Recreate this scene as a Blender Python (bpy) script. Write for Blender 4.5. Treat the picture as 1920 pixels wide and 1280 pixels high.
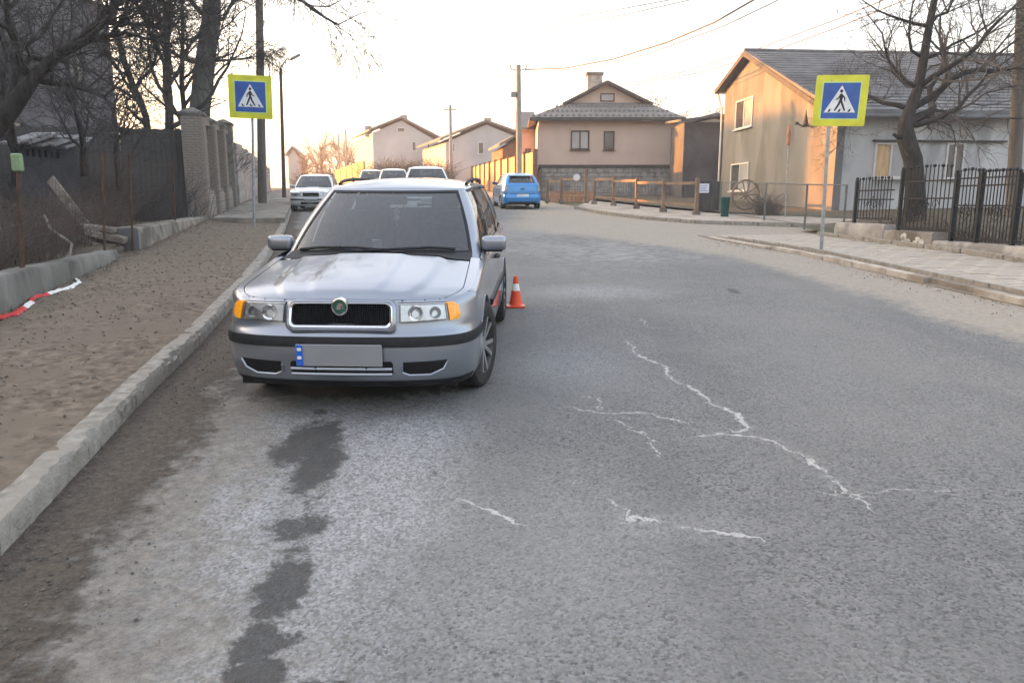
import bpy, bmesh, math, random
import numpy as np
from mathutils import Vector, Matrix

# ------------------------------------------------------------------ scene, camera, sky, sun, exposure
scene = bpy.context.scene
for o in list(bpy.data.objects):
    bpy.data.objects.remove(o)
COL = scene.collection
F_PX, PITCH, CAM_Z, SLOPE = 1387.0, math.atan(260 / 1387.0), 1.6, 0.04

cd = bpy.data.cameras.new('camera')
cd.sensor_width = 36.0
cd.lens = F_PX / 1920 * 36.0
cd.clip_start = 0.05
cd.clip_end = 3000
cam = bpy.data.objects.new('camera', cd)
COL.objects.link(cam)
cam.location = (0, 0, CAM_Z)
cam.rotation_euler = (math.pi / 2 - PITCH, 0, 0)
scene.camera = cam

SUN_EL, SUN_AZ = math.radians(8), math.radians(70)      # azimuth: left of the view direction
world = bpy.data.worlds.new('World')
scene.world = world
world.use_nodes = True
wn = world.node_tree
for n in list(wn.nodes):
    wn.nodes.remove(n)
sky = wn.nodes.new('ShaderNodeTexSky')
sky.sky_type = 'NISHITA'
sky.sun_disc = False
sky.sun_elevation = SUN_EL
sky.sun_rotation = -SUN_AZ
sky.altitude = 200
sky.air_density = 1.1
sky.dust_density = 7.0
sky.ozone_density = 1.0
bg = wn.nodes.new('ShaderNodeBackground')
bg.inputs['Strength'].default_value = 0.1
# thin even veil of high cloud over the whole dome
veil = wn.nodes.new('ShaderNodeMix')
veil.data_type = 'RGBA'
veil.blend_type = 'ADD'
veil.inputs[0].default_value = 1.0
veil.inputs[7].default_value = (0.96, 0.93, 0.95, 1)
wo = wn.nodes.new('ShaderNodeOutputWorld')
wn.links.new(sky.outputs[0], veil.inputs[6])
wn.links.new(veil.outputs[2], bg.inputs[0])
wn.links.new(bg.outputs[0], wo.inputs[0])

sl = bpy.data.lights.new('sun', 'SUN')
sl.energy = 3.0
sl.angle = math.radians(0.6)
sl.color = (1.0, 0.35, 0.06)
sun = bpy.data.objects.new('sun', sl)
COL.objects.link(sun)
to_sun = Vector((-math.sin(SUN_AZ) * math.cos(SUN_EL), math.cos(SUN_AZ) * math.cos(SUN_EL), math.sin(SUN_EL)))
sun.rotation_euler = (-to_sun).to_track_quat('-Z', 'Y').to_euler()
sun.location = to_sun * 60

vs = scene.view_settings
vs.view_transform = 'Standard'
vs.look = 'None'
vs.exposure = 3.0
vs.gamma = 1.0
vs.use_curve_mapping = False
scene.cycles.max_bounces = 6
scene.cycles.diffuse_bounces = 3
scene.cycles.glossy_bounces = 3
scene.cycles.transparent_max_bounces = 8
scene.cycles.use_denoising = True

# ------------------------------------------------------------------ helpers
def G(x, y):
    return SLOPE * min(max(y, -15.0), 70.0) + 0.012 * max(0.0, y - 70.0)

def ray(px, py):
    cp, sp = math.cos(PITCH), math.sin(PITCH)
    u, v = (px - 960) / F_PX, (640 - py) / F_PX
    return Vector((u, cp + v * sp, -sp + v * cp))

def W(px, py, h=0.0):                 # where a sight line meets the sloping street (h above it)
    r = ray(px, py)
    t = (CAM_Z - h) / (SLOPE * r.y - r.z)
    return Vector((0, 0, CAM_Z)) + r * t

def V(px, py, Y):                     # point of a sight line at distance Y
    r = ray(px, py)
    return Vector((0, 0, CAM_Z)) + r * (Y / r.y)

def VP(px, py, A, B):                 # where a sight line meets the upright plane through A and B
    r = ray(px, py)
    n = Vector((-(B[1] - A[1]), B[0] - A[0], 0))
    t = (n.x * A[0] + n.y * A[1]) / (n.x * r.x + n.y * r.y)
    return Vector((0, 0, CAM_Z)) + r * t

MATS = {}
def pm(name, c1, c2=None, scale=4.0, rough=0.85, bump=0.0, bscale=60.0, metallic=0.0, spec=0.3, coat=0.0,
       detail=6.0, stretch=None, lo=0.35, hi=0.65, c3=None, s3=0.6, dist=0.02, emis=None):
    """a procedural material: two (or three) colours mixed by noise, fine relief by bump"""
    m = bpy.data.materials.new(name)
    m.use_nodes = True
    nt = m.node_tree
    b = nt.nodes['Principled BSDF']
    b.inputs['Roughness'].default_value = rough
    b.inputs['Metallic'].default_value = metallic
    b.inputs['Specular IOR Level'].default_value = spec
    b.inputs['Coat Weight'].default_value = coat
    b.inputs['Coat Roughness'].default_value = 0.06
    tc = nt.nodes.new('ShaderNodeTexCoord')
    mp = nt.nodes.new('ShaderNodeMapping')
    nt.links.new(tc.outputs['Object'], mp.inputs[0])
    if stretch:
        mp.inputs['Scale'].default_value = stretch
    if c2 is None:
        c2 = tuple(v * 0.85 for v in c1)
    nz = nt.nodes.new('ShaderNodeTexNoise')
    nz.inputs['Scale'].default_value = scale
    nz.inputs['Detail'].default_value = detail
    nt.links.new(mp.outputs[0], nz.inputs['Vector'])
    rp = nt.nodes.new('ShaderNodeValToRGB')
    rp.color_ramp.elements[0].position = lo
    rp.color_ramp.elements[1].position = hi
    rp.color_ramp.elements[0].color = (*c1, 1)
    rp.color_ramp.elements[1].color = (*c2, 1)
    nt.links.new(nz.outputs[0], rp.inputs[0])
    out = rp.outputs[0]
    if c3:
        n3 = nt.nodes.new('ShaderNodeTexNoise')
        n3.inputs['Scale'].default_value = s3
        n3.inputs['Detail'].default_value = 5
        nt.links.new(mp.outputs[0], n3.inputs['Vector'])
        r3 = nt.nodes.new('ShaderNodeValToRGB')
        r3.color_ramp.elements[0].position = 0.48
        r3.color_ramp.elements[1].position = 0.62
        nt.links.new(n3.outputs[0], r3.inputs[0])
        mx = nt.nodes.new('ShaderNodeMix')
        mx.data_type = 'RGBA'
        nt.links.new(r3.outputs[0], mx.inputs[0])
        nt.links.new(out, mx.inputs[6])
        mx.inputs[7].default_value = (*c3, 1)
        out = mx.outputs[2]
    nt.links.new(out, b.inputs['Base Color'])
    if bump > 0:
        n2 = nt.nodes.new('ShaderNodeTexNoise')
        n2.inputs['Scale'].default_value = bscale
        n2.inputs['Detail'].default_value = 5
        nt.links.new(mp.outputs[0], n2.inputs['Vector'])
        bp = nt.nodes.new('ShaderNodeBump')
        bp.inputs['Strength'].default_value = bump
        bp.inputs['Distance'].default_value = dist
        nt.links.new(n2.outputs[0], bp.inputs['Height'])
        nt.links.new(bp.outputs[0], b.inputs['Normal'])
    if emis:
        b.inputs['Emission Color'].default_value = (*emis[:3], 1)
        b.inputs['Emission Strength'].default_value = emis[3]
    MATS[name] = m
    return m

def glass(name, tint, reflect=1.0, through=0.5, film=0.0, ior=1.55):
    m = bpy.data.materials.new(name)
    m.use_nodes = True
    nt = m.node_tree
    for n in list(nt.nodes):
        nt.nodes.remove(n)
    o = nt.nodes.new('ShaderNodeOutputMaterial')
    tr = nt.nodes.new('ShaderNodeBsdfTransparent')
    tr.inputs[0].default_value = (*[t * through for t in tint], 1)
    gl = nt.nodes.new('ShaderNodeBsdfGlossy')
    gl.inputs['Roughness'].default_value = 0.02
    gl.inputs[0].default_value = (reflect, reflect, reflect, 1)
    fr = nt.nodes.new('ShaderNodeFresnel')
    fr.inputs[0].default_value = ior
    mx = nt.nodes.new('ShaderNodeMixShader')
    nt.links.new(fr.outputs[0], mx.inputs[0])
    nt.links.new(tr.outputs[0], mx.inputs[1])
    nt.links.new(gl.outputs[0], mx.inputs[2])
    last = mx.outputs[0]
    if film > 0:                       # pale diffuse film standing in for sky reflected in the glass
        df = nt.nodes.new('ShaderNodeBsdfDiffuse')
        nz = nt.nodes.new('ShaderNodeTexNoise')
        nz.inputs['Scale'].default_value = 3.0
        nz.inputs['Detail'].default_value = 6
        mr = nt.nodes.new('ShaderNodeMapRange')
        mr.inputs['To Min'].default_value = film * 0.7
        mr.inputs['To Max'].default_value = film * 1.3
        nt.links.new(nz.outputs[0], mr.inputs[0])
        df.inputs[0].default_value = (0.33, 0.36, 0.38, 1)
        m2 = nt.nodes.new('ShaderNodeMixShader')
        nt.links.new(mr.outputs[0], m2.inputs[0])
        nt.links.new(last, m2.inputs[1])
        nt.links.new(df.outputs[0], m2.inputs[2])
        last = m2.outputs[0]
    nt.links.new(last, o.inputs[0])
    MATS[name] = m
    return m

class MB:
    """collects shapes for ONE mesh object"""
    def __init__(s):
        s.v, s.f = [], []
    def add(s, vs, fs):
        o = len(s.v)
        s.v.extend([tuple(p) for p in vs])
        s.f.extend([tuple(i + o for i in f) for f in fs])
        return s
    def box(s, c, d, M=None, taper=1.0):
        hx, hy, hz = d[0] / 2, d[1] / 2, d[2] / 2
        vs = []
        for z, k in ((-hz, 1.0), (hz, taper)):
            for x, y in ((-hx, -hy), (hx, -hy), (hx, hy), (-hx, hy)):
                p = Vector((x * k, y * k, z))
                if M is not None:
                    p = M @ p
                vs.append(p + Vector(c))
        return s.add(vs, [(3, 2, 1, 0), (4, 5, 6, 7), (0, 1, 5, 4), (1, 2, 6, 5), (2, 3, 7, 6), (3, 0, 4, 7)])
    def beam(s, a, b, w, h, up=(0, 0, 1)):
        a, b = Vector(a), Vector(b)
        d = (b - a).normalized()
        up = Vector(up)
        if abs(d.dot(up)) > 0.99:
            up = Vector((0, 1, 0))
        r = d.cross(up).normalized()
        u = r.cross(d)
        vs = []
        for p in (a, b):
            for i, j in ((-1, -1), (1, -1), (1, 1), (-1, 1)):
                vs.append(p + r * (i * w / 2) + u * (j * h / 2))
        return s.add(vs, [(3, 2, 1, 0), (4, 5, 6, 7), (0, 1, 5, 4), (1, 2, 6, 5), (2, 3, 7, 6), (3, 0, 4, 7)])
    def tube(s, path, rad, n=8, cap=True):
        path = [Vector(p) for p in path]
        if not isinstance(rad, (list, tuple)):
            rad = [rad] * len(path)
        vs, fs = [], []
        ref = None
        for i, p in enumerate(path):
            d = (path[min(i + 1, len(path) - 1)] - path[max(i - 1, 0)])
            if d.length < 1e-9:
                d = Vector((0, 0, 1))
            d.normalize()
            if ref is None:
                ref = d.orthogonal()
            r = ref - d * ref.dot(d)
            if r.length < 1e-6:
                r = d.orthogonal()
            r.normalize()
            ref = r
            q = d.cross(r)
            for k in range(n):
                a = 2 * math.pi * k / n
                vs.append(p + (r * math.cos(a) + q * math.sin(a)) * rad[i])
        for i in range(len(path) - 1):
            for k in range(n):
                k2 = (k + 1) % n
                fs.append((i * n + k, i * n + k2, (i + 1) * n + k2, (i + 1) * n + k))
        if cap and n > 2:
            fs.append(tuple(reversed(range(n))))
            fs.append(tuple(range((len(path) - 1) * n, len(path) * n)))
        return s.add(vs, fs)
    def lathe(s, prof, n=24, M=None, c=(0, 0, 0)):
        """profile of (r, h) turned about +Z, then moved by M and c"""
        vs, fs = [], []
        for r, h in prof:
            for k in range(n):
                a = 2 * math.pi * k / n
                p = Vector((r * math.cos(a), r * math.sin(a), h))
                if M is not None:
                    p = M @ p
                vs.append(p + Vector(c))
        for i in range(len(prof) - 1):
            for k in range(n):
                k2 = (k + 1) % n
                fs.append((i * n + k, i * n + k2, (i + 1) * n + k2, (i + 1) * n + k))
        return s.add(vs, fs)
    def prism(s, poly, d):
        """polygon of 3D points pushed along d"""
        d = Vector(d)
        n = len(poly)
        vs = [Vector(p) for p in poly] + [Vector(p) + d for p in poly]
        fs = [tuple(reversed(range(n))), tuple(range(n, 2 * n))]
        for k in range(n):
            fs.append((k, (k + 1) % n, n + (k + 1) % n, n + k))
        return s.add(vs, fs)
    def grid(s, rows, flip=False):
        """rows: list of equally long lists of points"""
        n = len(rows[0])
        vs = [p for r in rows for p in r]
        fs = []
        for i in range(len(rows) - 1):
            for k in range(n - 1):
                q = (i * n + k, i * n + k + 1, (i + 1) * n + k + 1, (i + 1) * n + k)
                fs.append(q[::-1] if flip else q)
        return s.add(vs, fs)
    def mesh(s, name, smooth=False, off=None, bevel=0.0, segs=1, recalc=True):
        me = bpy.data.meshes.new(name)
        vs = s.v if off is None else [(p[0] - off[0], p[1] - off[1], p[2] - off[2]) for p in s.v]
        me.from_pydata(vs, [], s.f)
        if bevel > 0 or recalc:
            bm = bmesh.new()
            bm.from_mesh(me)
            if bevel > 0:
                bmesh.ops.bevel(bm, geom=list(bm.edges), offset=bevel, segments=segs, profile=0.6, affect='EDGES')
            if recalc:
                bmesh.ops.recalc_face_normals(bm, faces=list(bm.faces))
            bm.to_mesh(me)
            bm.free()
        if smooth:
            me.polygons.foreach_set('use_smooth', [True] * len(me.polygons))
            if smooth != 'all':
                try:
                    me.set_sharp_from_angle(angle=math.radians(38))
                except Exception:
                    pass
        return me
    def build(s, name, mat, parent=None, smooth=False, local=False, bevel=0.0, segs=1, recalc=True):
        off = None
        if parent is not None and not local:
            off = parent['_base']
        me = s.mesh(name, smooth, off, bevel, segs, recalc)
        me.materials.append(MATS[mat] if isinstance(mat, str) else mat)
        ob = bpy.data.objects.new(name, me)
        COL.objects.link(ob)
        if parent is not None:
            ob.parent = parent
            if not local:
                ob['_base'] = list(off)
        else:
            ob['_base'] = [0.0, 0.0, 0.0]
        return ob

def tag(o, label=None, cat=None, group=None, kind=None):
    if label: o['label'] = label
    if cat: o['category'] = cat
    if group: o['group'] = group
    if kind: o['kind'] = kind
    return o

def thing(name, label, cat, loc=(0, 0, 0), group=None, kind=None):
    o = bpy.data.objects.new(name, None)
    COL.objects.link(o)
    o.location = loc
    o['_base'] = list(loc)
    return tag(o, label, cat, group, kind)

def put(name, mesh, mat, parent, loc=(0, 0, 0), rot=None, scl=None):
    """one more piece that shares mesh data; loc in the parent's own frame"""
    if mat is not None and not mesh.materials:
        mesh.materials.append(MATS[mat])
    o = bpy.data.objects.new(name, mesh)
    COL.objects.link(o)
    o.parent = parent
    o.location = loc
    if rot: o.rotation_euler = rot
    if scl: o.scale = scl
    return o

def fbm(x, y, seed=0):
    r = np.random.RandomState(seed)
    s = np.zeros_like(x, dtype=float)
    a, f = 1.0, 1.0
    for k in range(5):
        for j in range(3):
            th, ph = r.uniform(0, 2 * math.pi, 2)
            s += a * np.sin((x * math.cos(th) + y * math.sin(th)) * f * 2.1 + ph)
        a *= 0.55
        f *= 1.9
    return s / 3.0

# ------------------------------------------------------------------ materials
pm('dirt', (0.09, 0.068, 0.05), (0.21, 0.168, 0.127), 12.0, 0.95, 0.6, 60, c3=(0.15, 0.12, 0.09), s3=1.2, detail=15, dist=0.02, lo=.34, hi=.68)
pm('soil', (0.07, 0.055, 0.04), (0.13, 0.105, 0.075), 1.5, 0.95, 0.7, 18, c3=(0.085, 0.085, 0.05), s3=0.4, dist=0.05)
pm('kerb', (0.19, 0.173, 0.147), (0.34, 0.316, 0.277), 12.0, 0.9, 1.0, 55, c3=(0.27, 0.245, 0.208), s3=2.5, detail=10, dist=0.015)
pm('kerb_light', (0.34, 0.30, 0.26), (0.46, 0.42, 0.37), 7.0, 0.9, 0.5, 45, c3=(0.25, 0.21, 0.17), s3=1.5, detail=10)
pm('paver', (0.31, 0.275, 0.23), (0.42, 0.38, 0.33), 5.0, 0.9, 0.35, 60, c3=(0.27, 0.23, 0.185), s3=1.2, detail=8)
pm('joint', (0.16, 0.135, 0.11), (0.24, 0.21, 0.17), 6.0, 0.95, 0.4, 30)
pm('concrete', (0.14, 0.135, 0.12), (0.24, 0.225, 0.2), 2.5, 0.92, 0.5, 30, c3=(0.10, 0.095, 0.085), s3=1.2, detail=9, stretch=(1, 1, 0.5))
pm('concrete_old', (0.19, 0.17, 0.145), (0.29, 0.26, 0.225), 3.0, 0.92, 0.6, 24, c3=(0.12, 0.105, 0.085), s3=1.6, detail=9)
pm('limewash', (0.45, 0.43, 0.40), (0.55, 0.53, 0.5), 8, 0.9, 0.5, 30)
pm('render_grey', (0.38, 0.38, 0.385), (0.52, 0.52, 0.52), 0.55, 0.93, 0.35, 30, c3=(0.30, 0.30, 0.305), s3=0.9, detail=10, stretch=(1, 1, 0.4))
pm('render_gable_dim', (0.14, 0.141, 0.142), (0.195, 0.195, 0.195), 0.7, 0.93, 0.35, 30, c3=(0.12, 0.121, 0.122), s3=1.0, detail=10, stretch=(1, 1, 0.3))  # gable render darkened to offset the western sky glow on it
pm('render_beige', (0.52, 0.40, 0.33), (0.56, 0.43, 0.36), 1.2, 0.9, 0.15, 60)
pm('render_far', (0.38, 0.38, 0.39), (0.47, 0.465, 0.46), 0.4, 0.93)
pm('render_cream', (0.42, 0.36, 0.28), (0.5, 0.44, 0.35), 0.4, 0.93)
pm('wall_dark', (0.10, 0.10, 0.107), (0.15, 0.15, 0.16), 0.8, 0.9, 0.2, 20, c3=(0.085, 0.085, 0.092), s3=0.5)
pm('stone', (0.28, 0.26, 0.24), (0.40, 0.375, 0.345), 3.5, 0.9, 0.8, 9, c3=(0.22, 0.205, 0.19), s3=2.2, detail=8)
pm('roof_slate', (0.12, 0.12, 0.125), (0.185, 0.182, 0.18), 1.5, 0.85, 0.4, 8, c3=(0.10, 0.10, 0.105), s3=0.5, detail=9)
pm('roof_brown', (0.14, 0.13, 0.125), (0.18, 0.17, 0.165), 2.0, 0.8, 0.4, 14)
pm('wood_dark', (0.05, 0.046, 0.043), (0.10, 0.092, 0.085), 3.0, 0.9, 0.4, 30, stretch=(3, 3, 0.4))
pm('wood_brown', (0.17, 0.115, 0.08), (0.25, 0.175, 0.125), 3.0, 0.85, 0.3, 40)
pm('wood_grey', (0.16, 0.14, 0.125), (0.24, 0.215, 0.19), 4.0, 0.9, 0.4, 40)
pm('trim_dark', (0.05, 0.047, 0.045), (0.07, 0.065, 0.06), 3, 0.7)
pm('trim_white', (0.5, 0.49, 0.475), (0.6, 0.59, 0.575), 3, 0.6)
pm('frame_brown', (0.075, 0.05, 0.038), (0.1, 0.07, 0.05), 5, 0.6)
pm('pane', (0.045, 0.05, 0.055), (0.065, 0.07, 0.075), 1.0, 0.06, spec=0.8)
pm('pane_pale', (0.26, 0.27, 0.28), (0.36, 0.37, 0.38), 0.6, 0.08, spec=0.7)
pm('pane_reflection', (0.44, 0.29, 0.15), (0.56, 0.40, 0.23), 3.0, 0.5, stretch=(3, 3, .5))  # orange reflection painted into one window pane
pm('iron', (0.014, 0.015, 0.017), (0.026, 0.026, 0.029), 12, 0.55, metallic=0.3)
pm('steel', (0.25, 0.26, 0.27), (0.36, 0.37, 0.38), 10, 0.5, metallic=0.6)
pm('rust', (0.055, 0.035, 0.026), (0.10, 0.06, 0.04), 9, 0.85, 0.3, 60)
pm('wire_grey', (0.10, 0.10, 0.10), (0.14, 0.14, 0.14), 5, 0.6)
pm('pole_concrete', (0.23, 0.215, 0.195), (0.31, 0.29, 0.265), 2, 0.9, 0.3, 20)
pm('pole_wood', (0.10, 0.085, 0.075), (0.15, 0.13, 0.115), 2, 0.9, 0.3, 20, stretch=(4, 4, .5))
pm('bark', (0.026, 0.022, 0.02), (0.055, 0.047, 0.042), 5, 0.95, 0.9, 14, stretch=(2, 2, 0.5), dist=0.04)
pm('bark_grey', (0.07, 0.068, 0.06), (0.12, 0.115, 0.105), 3, 0.95, 0.9, 12, stretch=(2, 2, 0.4), dist=0.04)
pm('twig', (0.06, 0.05, 0.044), (0.095, 0.08, 0.07), 3, 0.9)
pm('twig_dark', (0.045, 0.04, 0.04), (0.07, 0.062, 0.06), 3, 0.9)
pm('twig_sunlit', (0.21, 0.14, 0.075), (0.29, 0.2, 0.11), 3, 0.9)  # twigs with the gold of low sunlight put into their colour
pm('bramble', (0.06, 0.047, 0.04), (0.13, 0.1, 0.083), 2, 0.95)
pm('dry_grass', (0.17, 0.14, 0.09), (0.26, 0.21, 0.14), 2, 0.95)
pm('brick', (0.22, 0.185, 0.155), (0.33, 0.285, 0.24), 6, 0.92, 0.5, 50, c3=(0.17, 0.145, 0.12), s3=3, detail=8)
pm('brick_pale', (0.29, 0.265, 0.23), (0.39, 0.36, 0.32), 6, 0.92, 0.5, 50, c3=(0.17, 0.15, 0.13), s3=3, detail=8)
pm('mortar', (0.17, 0.16, 0.145), (0.24, 0.225, 0.205), 6, 0.95, 0.3, 50)
pm('fence_ochre', (0.46, 0.33, 0.16), (0.55, 0.41, 0.21), 2, 0.85)
pm('fence_brown', (0.18, 0.09, 0.055), (0.24, 0.13, 0.08), 3, 0.85)
pm('orange_sunlit', (0.36, 0.2, 0.11), (0.45, 0.26, 0.15), 3, 0.9)  # low sunlight put into the orange of wall and fence base
pm('sign_yellow', (0.50, 0.50, 0.025), (0.64, 0.64, 0.03), 3, 0.4, spec=0.5)
pm('sign_lime', (0.48, 0.66, 0.25), (0.52, 0.7, 0.28), 6, 0.35)
pm('sign_blue', (0.012, 0.06, 0.27), (0.022, 0.095, 0.36), 3, 0.35, spec=0.5)
pm('sign_white', (0.55, 0.57, 0.6), (0.72, 0.73, 0.75), 4, 0.4)
pm('sign_black', (0.012, 0.012, 0.013), (0.018, 0.018, 0.018), 6, 0.5)
pm('paper', (0.68, 0.69, 0.75), (0.74, 0.75, 0.8), 6, 0.7)
pm('ink', (0.30, 0.32, 0.45), (0.36, 0.38, 0.5), 6, 0.7)
pm('cone_red', (0.62, 0.06, 0.02), (0.72, 0.085, 0.03), 9, 0.5)
pm('cone_white', (0.66, 0.64, 0.6), (0.75, 0.73, 0.7), 9, 0.5)
pm('tape_red', (0.5, 0.02, 0.025), (0.6, 0.03, 0.035), 9, 0.4)
pm('tape_white', (0.68, 0.66, 0.62), (0.75, 0.73, 0.7), 9, 0.4)
pm('bin_green', (0.01, 0.055, 0.048), (0.015, 0.07, 0.06), 6, 0.5)
pm('green_paint', (0.17, 0.24, 0.13), (0.22, 0.3, 0.17), 12, 0.6)
pm('tarp', (0.075, 0.072, 0.075), (0.13, 0.125, 0.125), 0.8, 0.8, 0.6, 3, dist=0.1)
pm('blue_sheet', (0.03, 0.033, 0.045), (0.05, 0.053, 0.068), 3, 0.7)
pm('shed_pale', (0.2, 0.2, 0.2), (0.34, 0.34, 0.34), 3, 0.8)
pm('pebble', (0.06, 0.05, 0.042), (0.16, 0.145, 0.125), 20, 0.9)
pm('leaf', (0.075, 0.055, 0.04), (0.2, 0.16, 0.115), 11, 0.9, lo=.3, hi=.7)
pm('marker_orange', (0.34, 0.15, 0.09), (0.42, 0.2, 0.12), 6, 0.6)
# vehicles
pm('paint_silver', (0.25, 0.272, 0.315), (0.265, 0.287, 0.33), 300, 0.32, metallic=0.75, spec=0.5, coat=0.9)
pm('paint_white', (0.66, 0.66, 0.65), (0.7, 0.7, 0.69), 3, 0.35, coat=0.8, spec=0.5)
pm('paint_pale', (0.55, 0.57, 0.58), (0.6, 0.62, 0.63), 3, 0.35, metallic=0.3, coat=0.8, spec=0.5)
pm('paint_blue', (0.014, 0.19, 0.5), (0.018, 0.21, 0.54), 200, 0.28, metallic=0.35, coat=1.0, spec=0.5)
pm('chrome', (0.62, 0.62, 0.63), (0.66, 0.66, 0.67), 5, 0.15, metallic=1.0)
pm('black_plastic', (0.010, 0.011, 0.013), (0.016, 0.017, 0.019), 30, 0.55, spec=0.25)
pm('black_rubber', (0.016, 0.016, 0.017), (0.032, 0.031, 0.03), 14, 0.8, 0.3, 90)
pm('dark_void', (0.006, 0.006, 0.007), (0.01, 0.01, 0.011), 5, 0.9)
pm('rim_dark', (0.05, 0.05, 0.053), (0.075, 0.075, 0.078), 8, 0.4, metallic=0.7)
pm('rim_silver', (0.36, 0.36, 0.37), (0.42, 0.42, 0.43), 8, 0.35, metallic=0.8)
pm('amber', (0.88, 0.30, 0.008), (0.95, 0.40, 0.012), 60, 0.15, coat=1.0)
pm('red_lens', (0.35, 0.012, 0.015), (0.42, 0.016, 0.02), 60, 0.15, coat=1.0)
pm('lamp_reflector', (0.62, 0.64, 0.64), (0.78, 0.79, 0.79), 24, 0.3, metallic=0.35)
pm('lamp_hazy', (0.26, 0.27, 0.27), (0.38, 0.385, 0.38), 9, 0.25, metallic=0.5, coat=0.8)
pm('plate_grey', (0.20, 0.205, 0.215), (0.235, 0.24, 0.25), 1.5, 0.5)
pm('plate_blue', (0.015, 0.10, 0.5), (0.02, 0.12, 0.55), 5, 0.5)
pm('emblem_green', (0.012, 0.07, 0.05), (0.02, 0.1, 0.07), 20, 0.3, coat=1)
pm('seat_cloth', (0.03, 0.032, 0.036), (0.05, 0.052, 0.057), 20, 0.95)
pm('ornament', (0.55, 0.38, 0.42), (0.65, 0.5, 0.52), 30, 0.7)
glass('car_glass', (0.75, 0.85, 0.9), 1.0, 0.75, 0.06, 1.7)
glass('lamp_glass', (1, 1, 1), 1.0, 0.95)

# ------------------------------------------------------------------ the setting: ground, road, footpaths, kerbs
LK = [(-12, -0.1), (0, -1.6), (1.5, -1.9), (2.95, -2.19), (3.88, -2.38), (4.9, -2.6), (7.03, -2.99), (10.5, -3.74), (14, -4.58), (20, -6.1), (26.9, -7.98), (60, -16.9), (100, -28), (170, -48)]
RK = [(-12, 9.0), (0, 7.4), (5, 6.72), (8.92, 6.23), (11.2, 5.98), (14.66, 5.62), (18.4, 4.86)]
RF = [(18.4, 4.9), (30, 3.6), (44, 1.0), (90, -6.8), (170, -27)]
def xl(y): return float(np.interp(y, [p[0] for p in LK], [p[1] for p in LK]))
def xr(y): return float(np.interp(y, [p[0] for p in RK + RF[1:]], [p[1] for p in RK + RF[1:]]))

# ground: one sheet to the horizon
gys = [-300, -60, -12] + [float(v) for v in range(-8, 72, 4)] + [80, 100, 140, 200, 400, 900]
gxs = [-900, -300, -120, -60, -40, -25, -12, 0, 12, 25, 40, 60, 120, 300, 900]
m = MB()
m.grid([[(x, y, G(x, y) - 0.06) for x in gxs] for y in gys])
tag(m.build('ground', 'soil'), kind='structure')

# road, with the marks it carries stored as attributes for its material
ry = np.concatenate([np.arange(-10, 1.2, 0.8), np.arange(1.2, 13, 0.045), np.arange(13, 40, 0.22), np.arange(40, 171, 2.5)])
NX = 190
rows_x = np.array([np.linspace(xl(y) - 0.05, max(xr(y) + 0.4, xl(y) + 5), NX) for y in ry])
rows_y = np.repeat(ry[:, None], NX, 1)
apron = (rows_y > 17) & (rows_y < 31)
t = np.linspace(0, 1, NX)[None, :]
ext = np.interp(ry, [16.5, 18.5, 22, 26, 31, 33], [0, 1.5, 6, 4, 0, 0])[:, None]
rows_x = rows_x + t ** 3 * ext
gz = np.array([[G(0, y)] for y in ry]) + 0 * rows_x
und = 0.012 * fbm(rows_x * 0.45, rows_y * 0.45, 3) * np.clip((rows_y - 0.5) / 2, 0, 1)
und = np.where(rows_y < 45, und, 0)
kd = rows_x - np.array([[xl(y)] for y in ry])
und *= np.clip(kd / 0.4, 0, 1)
vz = gz + und
nr = len(ry)
verts = np.stack([rows_x, rows_y, vz], -1).reshape(-1, 3)
idx = np.arange(nr * NX).reshape(nr, NX)
faces = np.stack([idx[:-1, :-1], idx[:-1, 1:], idx[1:, 1:], idx[1:, :-1]], -1).reshape(-1, 4)
me = bpy.data.meshes.new('road')
me.from_pydata(verts.tolist(), [], faces.tolist())
me.polygons.foreach_set('use_smooth', [True] * len(me.polygons))
X, Y = verts[:, 0], verts[:, 1]

def blobs(lst, soft=1.0):
    out = np.zeros_like(X)
    for px, py, rx, ry_, *k in lst:
        k = k[0] if k else 1.0
        c = W(px, py)
        a, b = W(px, py - ry_), W(px, py + ry_)
        e = W(px + rx, py)
        wx, wy = max(abs(e.x - c.x), 0.02), max((a.y - b.y) / 2, 0.02)
        cy = (a.y + b.y) / 2
        d = np.sqrt(((X - c.x) / wx) ** 2 + ((Y - cy) / wy) ** 2)
        out = np.maximum(out, k * np.clip(1.5 - d * 0.85 * soft, 0, 1))
    return out
wet_shade = blobs([(580, 830, 52, 38, 1.0), (598, 875, 38, 42, 1.0), (545, 850, 50, 26, .8), (560, 990, 60, 26, .8), (600, 972, 24, 14, .7), (545, 1050, 34, 36, .72), (590, 930, 22, 34, .62),
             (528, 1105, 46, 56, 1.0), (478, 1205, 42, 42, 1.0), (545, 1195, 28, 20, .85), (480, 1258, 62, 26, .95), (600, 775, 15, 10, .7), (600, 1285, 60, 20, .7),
             (660, 716, 215, 30, 1.0), (520, 720, 80, 28, .95), (1375, 545, 12, 5, .8), (1100, 560, 30, 6, .3), (815, 890, 6, 24, .6), (875, 945, 14, 10, .5), (1385, 1255, 10, 7, 0.9)])  # blobs under the car's nose are damp plus its painted contact shadow
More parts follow.
